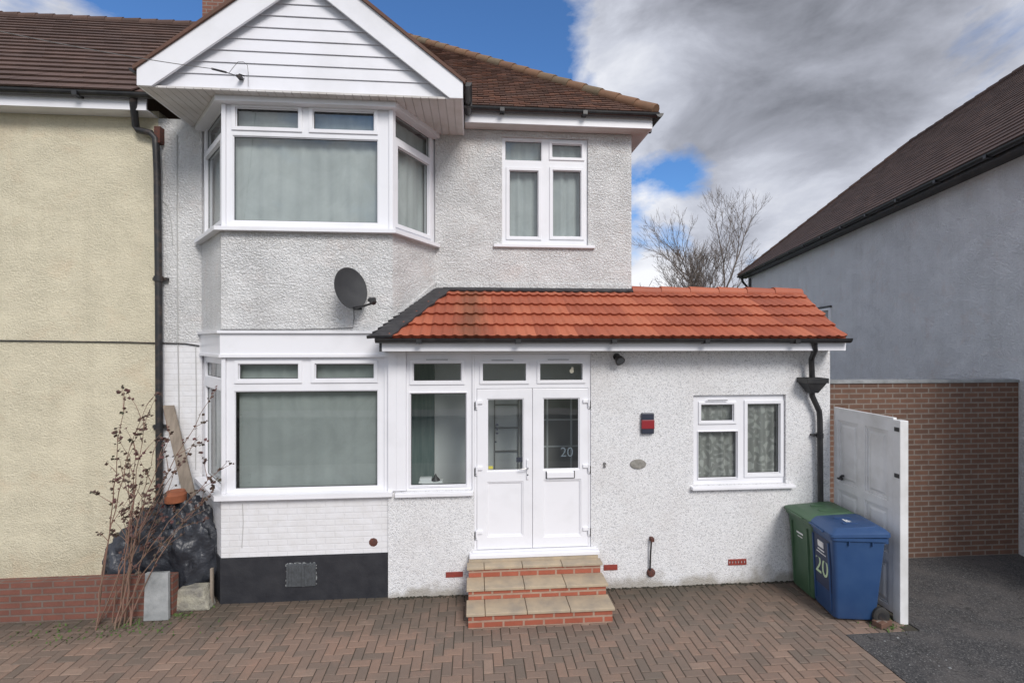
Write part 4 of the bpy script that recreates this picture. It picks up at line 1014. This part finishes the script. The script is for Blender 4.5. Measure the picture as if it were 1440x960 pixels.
# marks on the front (local -X faces): slope of the front face
fs=math.atan2(.345-.30,.92-.60+0)
def front_mark(parent,kind):
    ang=math.atan2(.0775,.86)
    FR=Matrix.Rotation(-math.pi/2,4,'Z')@Matrix.Rotation(math.pi/2-ang*-1*0,4,'X')
    def pos(y,z): 
        x=-(.30+(.3275-.30)*(z-.6)/.32) if z>=.6 else -(.285+(.30-.285)*(z-.06)/.54)
        return Vector((x-.004,y,z))
    if kind=='blue':
        mb=MB(); mb.prism([pos(-.19,.30)+Vector((.01,0,0)),pos(.19,.30)+Vector((.01,0,0)),pos(.19,.88)+Vector((.01,0,0)),pos(-.19,.88)+Vector((.01,0,0))],[pos(-.19,.30),pos(.19,.30),pos(.19,.88),pos(-.19,.88)]) 
        mb.build('front_label',M['binlabel'],parent,recalc=True)
        mb=MB()
        for (y0,y1,z0,z1) in ((-.06,.06,.75,.82),(-.07,.07,.71,.725),(-.10,.10,.675,.685)):
            mb.prism([pos(y0,z0),pos(y1,z0),pos(y1,z1),pos(y0,z1)],[pos(y0,z0)-Vector((.012,0,0)),pos(y1,z0)-Vector((.012,0,0)),pos(y1,z1)-Vector((.012,0,0)),pos(y0,z1)-Vector((.012,0,0))])
        mb.build('emblem',M['white'],parent,recalc=True)
        text('number','20',.29,pos(0,.52)-Vector((.009,0,0)),Matrix.Rotation(-math.pi/2,4,'Z')@Matrix.Rotation(math.pi/2,4,'X'),M['lime'],parent,ext=.002)
    else:
        mb=MB()
        for (y0,y1,z0,z1) in ((-.07,.07,.74,.76),(-.05,.05,.70,.712)):
            mb.prism([pos(y0,z0),pos(y1,z0),pos(y1,z1),pos(y0,z1)],[pos(y0,z0)-Vector((.003,0,0)),pos(y1,z0)-Vector((.003,0,0)),pos(y1,z1)-Vector((.003,0,0)),pos(y0,z1)-Vector((.003,0,0))])
        mb.build('emblem',M['white'],parent,recalc=True)
front_mark(blue,'blue'); front_mark(green,'green')
mb=MB()
for k in range(3): mb.box(-.02+k*.03,-.0+k*.03,-.04,.05-k*.02,1.064,1.067)
mb.build('lid_mark',M['white'],blue)
# loose brick
q=P(1232,879,5.10)
mb=MB(); mb.box(-.10,.10,-.05,.05,0.004,.065); lb=mb.build('loose_brick',M['brick'],None,bevel=.006); lb.location=(q.x,5.02,0); lb.rotation_euler=(0,0,.35)
tag(lb,'single loose brick lying by the wheel of the blue bin','brick')

# ------------------------------------------------------------------ left corner clutter
import mathutils
def lump(mb,c,r,nu=72,nv=44,seed=0,amp=.22,fl=0,folds=1.0):
    nz=mathutils.noise; g=[]
    for j in range(nv+1):
        th=math.pi*j/nv; row=[]
        for i in range(nu):
            a_=2*math.pi*i/nu; d=Vector((math.sin(th)*math.cos(a_),math.sin(th)*math.sin(a_),math.cos(th)))
            s_=d*1.3+Vector((seed,0,0))
            k=1+amp*nz.noise(s_)+folds*.30*abs(nz.noise(Vector((d.x*2.6+d.z*1.2+seed,d.y*2.6,d.z*1.9-d.x))))+folds*.14*abs(nz.noise(Vector((d.x*5+seed,d.y*5-d.z*2,d.z*3.4))))-.05+folds*.03*(1-abs(nz.noise(d*9+Vector((seed,3,1))))*2)+folds*.02*nz.noise(d*22)
            p=Vector((c[0]+r[0]*d.x*k,c[1]+r[1]*d.y*k,max(.01,c[2]+r[2]*d.z*k))); row.append(mb.vert(p))
        g.append(row)
    for j in range(nv):
        for i in range(nu): mb.face(g[j][i],g[j+1][i],g[j+1][(i+1)%nu],g[j][(i+1)%nu])
mb=MB(); lump(mb,(-3.80,6.42,.55),(.44,.36,.58),seed=3.1,nu=110,nv=70); lump(mb,(-3.47,6.33,.50),(.30,.27,.60),seed=8.4,nu=80,nv=56)
lump(mb,(-4.15,6.30,.42),(.30,.24,.40),seed=5.7,nu=80,nv=50)
hp_=mb.build('plastic_sheet',M['tarp'],None,smooth=50); tag(hp_,'crumpled black plastic sheet covering a heap left of the bay','plastic sheet')
# low brick planter wall
lw=thing('garden_wall','low weathered red brick wall in front of the black plastic heap','wall',(-4.2,5.9,0))
mb=MB(); mb.box(-6.6,PX(243,5.86),5.86,5.97,-.02,.45); mb.build('brickwork',M['oldbrick'],lw)
# slab leaning
def lean(name,mat,x0,x1,yfoot,ytop,h,th,label,cat,bev=.004,skew=0):
    mb=MB(); mb.prism([(x0,yfoot,.004),(x1,yfoot,.004),(x1+skew,ytop,h),(x0+skew+.02,ytop,h)],[(x0,yfoot+th,.004),(x1,yfoot+th,.004),(x1+skew,ytop+th,h),(x0+skew+.02,ytop+th,h)])
    o=mb.build(name,mat,None,recalc=True,bevel=bev); tag(o,label,cat); return o
lean('paving_slab',M['concrete'],PX(203,5.78),PX(238,5.78),5.76,5.805,.52,.045,'grey concrete slab leaning upright on the low brick wall','slab',skew=-.03)
xb0,xb1=PX(250,6.0),PX(299,6.0)
mb=MB(); mb.prism([(xb0,5.93,.0),(xb1+.0,5.93,.0),(xb1,6.10,.0),(xb0,6.13,.0)],[(xb0+.02,5.95,.25),(xb1-.09,5.94,.26),(xb1-.07,6.10,.26),(xb0+.02,6.12,.25)])
o=mb.build('stone_block',M['stone'],None,recalc=True,bevel=.02); tag(o,'rough broken stone block on the ground left of the black plinth','stone')
# leaning timber
pA,pB=P(264,690,6.62),P(236,570,6.86); dv=(pA-pB).normalized(); foot=pA+dv*(pA.z/(-dv.z)) if dv.z<0 else pA
sd=Vector((1,0,0))*.085
mb=MB(); mb.prism([foot-sd,foot+sd,foot+sd+Vector((0,.03,0)),foot-sd+Vector((0,.03,0))],[pB-sd*.8,pB+sd*.8,pB+sd*.8+Vector((0,.03,0)),pB-sd*.8+Vector((0,.03,0))])
o=mb.build('timber_board',M['wood'],None,recalc=True,bevel=.003); tag(o,'weathered timber board leaning on the white wall beside the black pipe','board')
# terracotta pot bottom up on the heap
c=P(247,693,6.35); tb=MB(); tb.lathe([(.115,-.10),(.12,-.01),(.11,.0),(.10,.03),(.03,.035)],Matrix.Translation((c.x,6.35,c.z)),20)
tag(tb.build('terracotta_pot',M['terra'],None,smooth=40),'orange terracotta pot sitting on top of the black plastic heap','pot')
# upright thin strip left of plinth
mb=MB(); q=P(304,845,6.1); mb.box(q.x-.03,q.x+.0,6.02,6.05,0,.45); tag(mb.build('wooden_stake',M['wood'],None),'short upright wooden stake against the left edge of the black plinth','stake')

# rose bush
def bush():
    rr=random.Random(21)
    t=thing('rose_bush','straggly leafless rose bush with small dark red leaves at the left','bush',(-4.0,5.72,0))
    mb=MB(); lf=MB()
    def leaf_(p,s):
        d=Vector((rr.uniform(-1,1),rr.uniform(-1,1),rr.uniform(-1,.6))).normalized(); e=d.orthogonal().normalized()*s*.55; d*=s
        n=d.cross(e).normalized()*s*.2
        lf.poly([p,p+d*.5+e+n,p+d]); lf.poly([p,p+d,p+d*.5-e+n])
    def stem(p,d,L,r,lvl):
        pts=[p]; n=max(4,int(L/.07)); q=p.copy(); dd=d.copy()
        for k in range(n):
            dd=(dd+Vector((rr.uniform(-.16,.16),rr.uniform(-.16,.16),rr.uniform(-.12,.10)-.03*k/n))).normalized(); q=q+dd*(L/n); pts.append(q.copy())
            if lvl<2 and k>1 and rr.random()<(.42 if lvl==0 else .22):
                s=(dd+Vector((rr.uniform(-1,1),rr.uniform(-.7,.5),rr.uniform(-.1,.6)))).normalized(); stem(q,s,L*rr.uniform(.22,.45),r*.55,lvl+1)
            if rr.random()<(.2,.7,.9)[lvl]*(.3+k/n): 
                for _ in range(rr.randint(1,4)): leaf_(q,rr.uniform(.024,.045))
        mb.tube(pts,[r*(1-.75*i/(len(pts)-1)) for i in range(len(pts))],5)
    tips=[(320,650),(295,560),(262,640),(240,610),(205,570),(185,640),(212,700),(190,620),(215,640),(235,690),(270,720),(205,585),(192,720),(300,690),(175,560)]
    for i,(tx,ty) in enumerate(tips):
        b_=Vector((-3.95+rr.uniform(-.28,.18),5.72+rr.uniform(-.08,.08),0)); e_=P(tx,ty,rr.uniform(5.5,6.05)); L=(e_-b_).length
        pts=[]; n=14; side=Vector((rr.uniform(-.12,.05),0,.10))
        for k in range(n+1):
            q=k/n; pt=b_.lerp(e_,q)+side*math.sin(q*math.pi)+Vector((rr.uniform(-.015,.015),rr.uniform(-.015,.015),rr.uniform(-.012,.012))); pts.append(pt)
            if k>4 and rr.random()<.55: stem(pt,((e_-b_).normalized()+Vector((rr.uniform(-1,1),rr.uniform(-.5,.4),rr.uniform(-.3,.6)))).normalized(),rr.uniform(.12,.34),.0045,1)
            if k>5:
                for _ in range(rr.randint(0,4)): leaf_(pt+Vector((rr.uniform(-.03,.03),rr.uniform(-.03,.03),rr.uniform(-.02,.03))),rr.uniform(.024,.045))
        mb.tube(pts,[.008*(1-.7*k/n) for k in range(n+1)],5)
    mb.build('stems',M['stem'],t,smooth=60); lf.build('leaves',M['leaf'],t)
bush()

# ------------------------------------------------------------------ bare trees
def tree(name,label,base_,height,seed,spread=1.0,lean=0,r0=.16,depth=6,fork=.28):
    rr=random.Random(seed)
    t=thing(name,label,'tree',base_,group=None)
    tk=MB(); br=MB()
    def grow(p,d,L,r,lvl,mb):
        n=5; pts=[p]; rs=[r]; q=p.copy(); dd=d.copy()
        for k in range(n):
            dd=(dd+Vector((rr.uniform(-.13,.13),rr.uniform(-.13,.13),rr.uniform(-.03,.12)))).normalized(); q=q+dd*(L/n); pts.append(q.copy()); rs.append(r*(1-.4*(k+1)/n))
        mb.tube(pts,rs,6 if lvl<2 else 4 if lvl<4 else 3,caps=False)
        if lvl>=depth: return
        m=rr.choice((2,3)) if lvl<4 else 2
        for k in range(m):
            ang=rr.uniform(.25,.62)*spread; az=rr.uniform(0,6.28); a_=dd.orthogonal().normalized(); b_=dd.cross(a_)
            nd=(dd*math.cos(ang)+(a_*math.cos(az)+b_*math.sin(az))*math.sin(ang)); nd.z+=.06; nd.normalize()
            grow(q,nd,L*rr.uniform(.66,.86),max(.008,r*rr.uniform(.5,.66)),lvl+1,br)
        for k in range(rr.randint(2,3) if lvl>0 else 0):
            j=rr.randint(1,n-1); ang=rr.uniform(.6,1.0); az=rr.uniform(0,6.28); a_=dd.orthogonal().normalized(); b_=dd.cross(a_)
            nd=(dd*math.cos(ang)+(a_*math.cos(az)+b_*math.sin(az))*math.sin(ang)).normalized()
            grow(pts[j],nd,L*rr.uniform(.4,.6),max(.007,rs[j]*.45),lvl+2,br)
    grow(Vector(base_),Vector((lean,0,1)).normalized(),height*fork,r0,0,tk)
    tk.build('trunk',M['bark'],t,smooth=60); br.build('crown',M['bark'],t,smooth=60)
    return t
b1=P(1032,480,27); tree('bare_tree','tall bare winter tree standing directly behind the ridge of the red roof','',0,0) if False else None
tree('bare_tree','taller bare winter tree rising beside the neighbouring roof end',(P(1022,480,27).x,27,0),10.0,34,spread=.80,lean=-.0,r0=.20,fork=.33,depth=7)
tree('bare_tree','shorter bushy bare tree left of the taller one behind the red roof',(P(972,480,25).x,25,0),6.6,23,spread=.85,r0=.13,fork=.33,depth=7)
tree('bare_tree','bare tree mostly hidden behind the white house, only twig tips showing',(P(862,480,20).x,20,0),5.9,5,spread=1.25,r0=.12,fork=.33)

# ------------------------------------------------------------------ ground
def sheet(name,x0,x1,y0,y1,z,mat,kind='structure'):
    mb=MB(); mb.quad((x0,y0,z),(x1,y0,z),(x1,y1,z),(x0,y1,z)); o=mb.build(name,mat,None); o['kind']=kind; return o
sheet('ground',-600,600,-600,600,-.16,M['soil'])
mb=MB(); rr=random.Random(5)
gx_,gy_=.1,.1; j=.0035
XA,XB,YA,YBk=-7.2,4.75,1.6,7.0
for iy in range(int(YA/.1),int(YBk/.1)):
    for ix in range(int(XA/.1),int(XB/.1)):
        dmod=(ix-iy)%4
        if dmod==0: w_,h_=2,1
        elif dmod==3: w_,h_=1,2
        else: continue
        x0,y0=ix*.1,iy*.1; x1,y1=x0+w_*.1,y0+h_*.1
        if x1>4.001 and y0<4.899:
            if x0<3.999: x1=4.0
            elif y1>4.901: y0=4.9
            else: continue
        if y0>6.2 and x0>-3.0: continue
        mb.cr=rr.random(); z=rr.uniform(-.0015,.0015); tz=rr.uniform(-.0012,.0012); ty=rr.uniform(-.0012,.0012); b_=.006
        def zz(x,y): return z+tz*((x-x0)/(x1-x0)-.5)*2+ty*((y-y0)/(y1-y0)-.5)*2
        o_=[(x0+j,y0+j),(x1-j,y0+j),(x1-j,y1-j),(x0+j,y1-j)]; i_=[(x0+j+b_,y0+j+b_),(x1-j-b_,y0+j+b_),(x1-j-b_,y1-j-b_),(x0+j+b_,y1-j-b_)]
        O_=[mb.vert((x,y,zz(x,y)-.005)) for x,y in o_]; I_=[mb.vert((x,y,zz(x,y))) for x,y in i_]; B_=[mb.vert((x,y,-.012)) for x,y in o_]
        mb.face(*I_)
        for k in range(4): mb.face(O_[k],O_[(k+1)%4],I_[(k+1)%4],I_[k]); mb.face(B_[k],B_[(k+1)%4],O_[(k+1)%4],O_[k])
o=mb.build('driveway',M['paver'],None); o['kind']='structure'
sheet('driveway_bed',-7.3,4.86,1.6,7.4,-.0085,M['sand'])
mb=MB(); mb.box(4.002,4.87,1.6,4.898,-.1,.001); mb.box(4.8705,9.6,1.6,30,-.1,-.0005); o=mb.build('side_path',M['tarmac'],None); o['kind']='structure'
sheet('back_garden',-30,30,14.8,60,-.02,M['soil'])
mb=MB(); mb.box(-60,60,-.3,1.595,-.12,-.004); o=mb.build('pavement',M['pave'],None); o['kind']='structure'
mb=MB(); mb.box(-60,60,-.43,-.302,-.15,.002); mb.box(-60,60,-8.5,-8.37,-.15,.002); o=mb.build('kerb',M['kerb'],None); o['kind']='structure'
sheet('road',-60,60,-8.37,-.43,-.12,M['tarmac'])
mb=MB(); mb.box(-60,60,-10.4,-8.502,-.15,-.004); o=mb.build('far_pavement',M['pave'],None); o['kind']='structure'
# weeds at the left corner and by the gate
rr=random.Random(3); mb=MB()
for (cx,cy,nn,sp) in ((-3.75,5.66,130,.20),(-3.35,5.85,80,.14),(-3.2,5.98,50,.08),(4.55,4.98,80,.10),(4.68,5.12,50,.05),(-3.1,5.55,40,.35),(-4.4,5.6,150,.35)):
    for _ in range(nn):
        x=cx+rr.gauss(0,sp); y=cy+rr.gauss(0,sp*.35); 
        if y>5.84 and x<-3.45: y=5.82
        a_=rr.uniform(0,6.28); L=rr.uniform(.012,.04); d=Vector((math.cos(a_),math.sin(a_),rr.uniform(.2,1.3))).normalized()*L; e=Vector((-math.sin(a_),math.cos(a_),0))*L*.3
        p=Vector((x,y,-.003)); mb.poly([p-e*.3,p+d*.6-e,p+d,p+d*.6+e,p+e*.3])
o=mb.build('weeds',M['weed'],None); tag(o,'small green weeds and moss along the foot of the walls','weeds',kind='stuff')
# moss line along the foot of the extension: soil debris
mb=MB()
for _ in range(500):
    x=rr.uniform(-.95,4.2); 
    if -.08<x<1.6: continue
    y=YE-abs(rr.gauss(0,.022))-.004; s=rr.uniform(.004,.012); mb.box(x-s,x+s,y-s,y+s*.6,-.004,s*.9)
o=mb.build('debris',M['sand'],None); tag(o,'dark crumbs of soil and moss along the foot of the speckled wall','debris',kind='stuff')
mb=MB()
for _ in range(24):
    x=rr.uniform(4.02,4.7); y=rr.uniform(4.3,4.85); s=rr.uniform(.0015,.005)*(2.2 if _%9==0 else 1)
    if x<4.05 or y>4.84: continue
    x+=0; mb.box(x-s*1.6,x+s,y-s,y+s,.001,.001+s*.5)
o=mb.build('litter',M['concrete'],None); tag(o,'pale grit and paper scraps scattered on the dark tarmac corner','litter',kind='stuff')

# porch window clutter
c=P(607,682,YE+.16)
mb=MB(); mb.box(c.x-.12,c.x+.08,YE+.12,YE+.2,PW[1]+.0,PW[1]+.06); sh=mb.build('window_shelf',M['porch'],pw) 
itm=thing('ornament','small white dish with a black cone on it behind the porch window','ornament',(c.x,YE+.18,PW[1]+.09))
mb=MB(); mb.box(c.x-.16,c.x+.14,YE+.12,YE+.24,PW[1]+.06,PW[1]+.085); mb.box(c.x-.15,c.x-.0,YE+.13,YE+.22,PW[1]+.085,PW[1]+.125); mb.build('tray',M['white'],itm,bevel=.006)
mb=MB(); mb.lathe([(.06,0),(.055,.01),(.02,.05),(.004,.085)],Matrix.Translation((c.x+.05,YE+.17,PW[1]+.085)),14); mb.build('cone',M['black'],itm,smooth=40)

# ------------------------------------------------------------------ world, sun, camera
w=bpy.data.worlds.new('World'); sc.world=w; w.use_nodes=True; t=w.node_tree
bg=t.nodes['Background']; 
el,az=math.radians(38),(.34,-.94)
sky=N(t,'ShaderNodeTexSky',sky_type='NISHITA'); sky.sun_disc=False; sky.sun_elevation=el; sky.sun_rotation=math.atan2(az[0],az[1]); sky.air_density=1.0; sky.dust_density=.6; sky.ozone_density=2.5
tc=N(t,'ShaderNodeTexCoord'); nv=N(t,'ShaderNodeVectorMath',operation='NORMALIZE'); t.links.new(tc.outputs['Generated'],nv.inputs[0])
sp=N(t,'ShaderNodeSeparateXYZ'); t.links.new(nv.outputs[0],sp.inputs[0])
den=math_(t,'ADD',math_(t,'MAXIMUM',sp.outputs[2],0),.22)
cm=N(t,'ShaderNodeMapping'); t.links.new(nv.outputs[0],cm.inputs[0]); cm.inputs['Scale'].default_value=(1,1,1.9)
n1=noise(t,cm.outputs[0],3.0,9,.58,.25); n2=noise(t,cm.outputs[0],4.6,8,.58,.3)
def blob(x,y,r,wt):
    u=(x-720)/F; v=(480-y)/F; d=Vector((ST+u*CT,CT-u*ST,v)).normalized()
    q=N(t,'ShaderNodeVectorMath',operation='DISTANCE'); t.links.new(nv.outputs[0],q.inputs[0]); q.inputs[1].default_value=d
    mr=N(t,'ShaderNodeMapRange',interpolation_type='SMOOTHSTEP'); t.links.new(q.outputs['Value'],mr.inputs[0]); mr.inputs[1].default_value=0; mr.inputs[2].default_value=r; mr.inputs[3].default_value=wt; mr.inputs[4].default_value=0
    return mr.outputs[0]
cov=math_(t,'ADD',math_(t,'MULTIPLY_ADD',math_(t,'SUBTRACT',n1,.5),2.4,.5),.24)
for a_ in ((660,45,.30,-.62),(560,-80,.42,-.30),(760,100,.10,-.10),(920,244,.10,-.40),(985,250,.09,-.30),(900,338,.10,-.40),(965,348,.08,-.26),(925,290,.08,.42),(1010,300,.10,.25),(1080,240,.14,.2),(900,180,.12,.2),(230,0,.30,-.5),(915,395,.10,.3),(1000,330,.08,.10),(1120,170,.34,.30)):
    cov=math_(t,'ADD',cov,blob(*a_))
fac=ramp(t,cov,[(.36,0),(.50,.45),(.68,1)])
br=math_(t,'MULTIPLY_ADD',math_(t,'SUBTRACT',n2,.5),1.3,.55)
for a_ in ((880,110,.24,.34),(1050,-80,.60,-.48),(930,285,.10,.34),(1130,270,.16,.22),(1120,190,.22,-.05),(1060,250,.08,.15),(780,130,.12,.2),(930,395,.15,.35)): br=math_(t,'ADD',br,blob(*a_))
behind=N(t,'ShaderNodeMapRange',interpolation_type='SMOOTHSTEP'); t.links.new(sp.outputs[1],behind.inputs[0]); behind.inputs[1].default_value=.35; behind.inputs[2].default_value=-.3; behind.inputs[3].default_value=0; behind.inputs[4].default_value=.22
br=math_(t,'ADD',br,behind.outputs[0]); 
ccol=ramp(t,br,[(-.0,(.13,.137,.16)),(.34,(.26,.272,.315)),(.56,(.375,.392,.445)),(.95,(.60,.61,.64))])
cs=N(t,'ShaderNodeVectorMath',operation='SCALE'); t.links.new(ccol,cs.inputs[0]); cs.inputs['Scale'].default_value=8.6
skm=N(t,'ShaderNodeVectorMath',operation='MULTIPLY'); t.links.new(sky.outputs[0],skm.inputs[0]); skm.inputs[1].default_value=(.42,.63,.85)
t.links.new(mix(t,fac,skm.outputs[0],cs.outputs[0]),bg.inputs[0]); bg.inputs[1].default_value=.125
sl=bpy.data.lights.new('sun','SUN'); sl.energy=1.7; sl.angle=math.radians(22); sl.color=(1,.95,.90)
so=bpy.data.objects.new('sun',sl); COL.objects.link(so)
sd_=Vector((az[0],az[1],math.tan(el)*math.hypot(*az))).normalized(); so.rotation_euler=(-sd_).to_track_quat('-Z','Y').to_euler()
cam=bpy.data.cameras.new('camera'); co_=bpy.data.objects.new('camera',cam); COL.objects.link(co_); sc.camera=co_
co_.location=(0,0,H); co_.rotation_euler=(math.pi/2,0,-TH); cam.sensor_width=36; cam.lens=F/1440*36; cam.clip_end=2000; cam.clip_start=.05
sc.view_settings.view_transform='Standard'; sc.view_settings.look='None'; sc.view_settings.gamma=1; sc.view_settings.exposure=.60
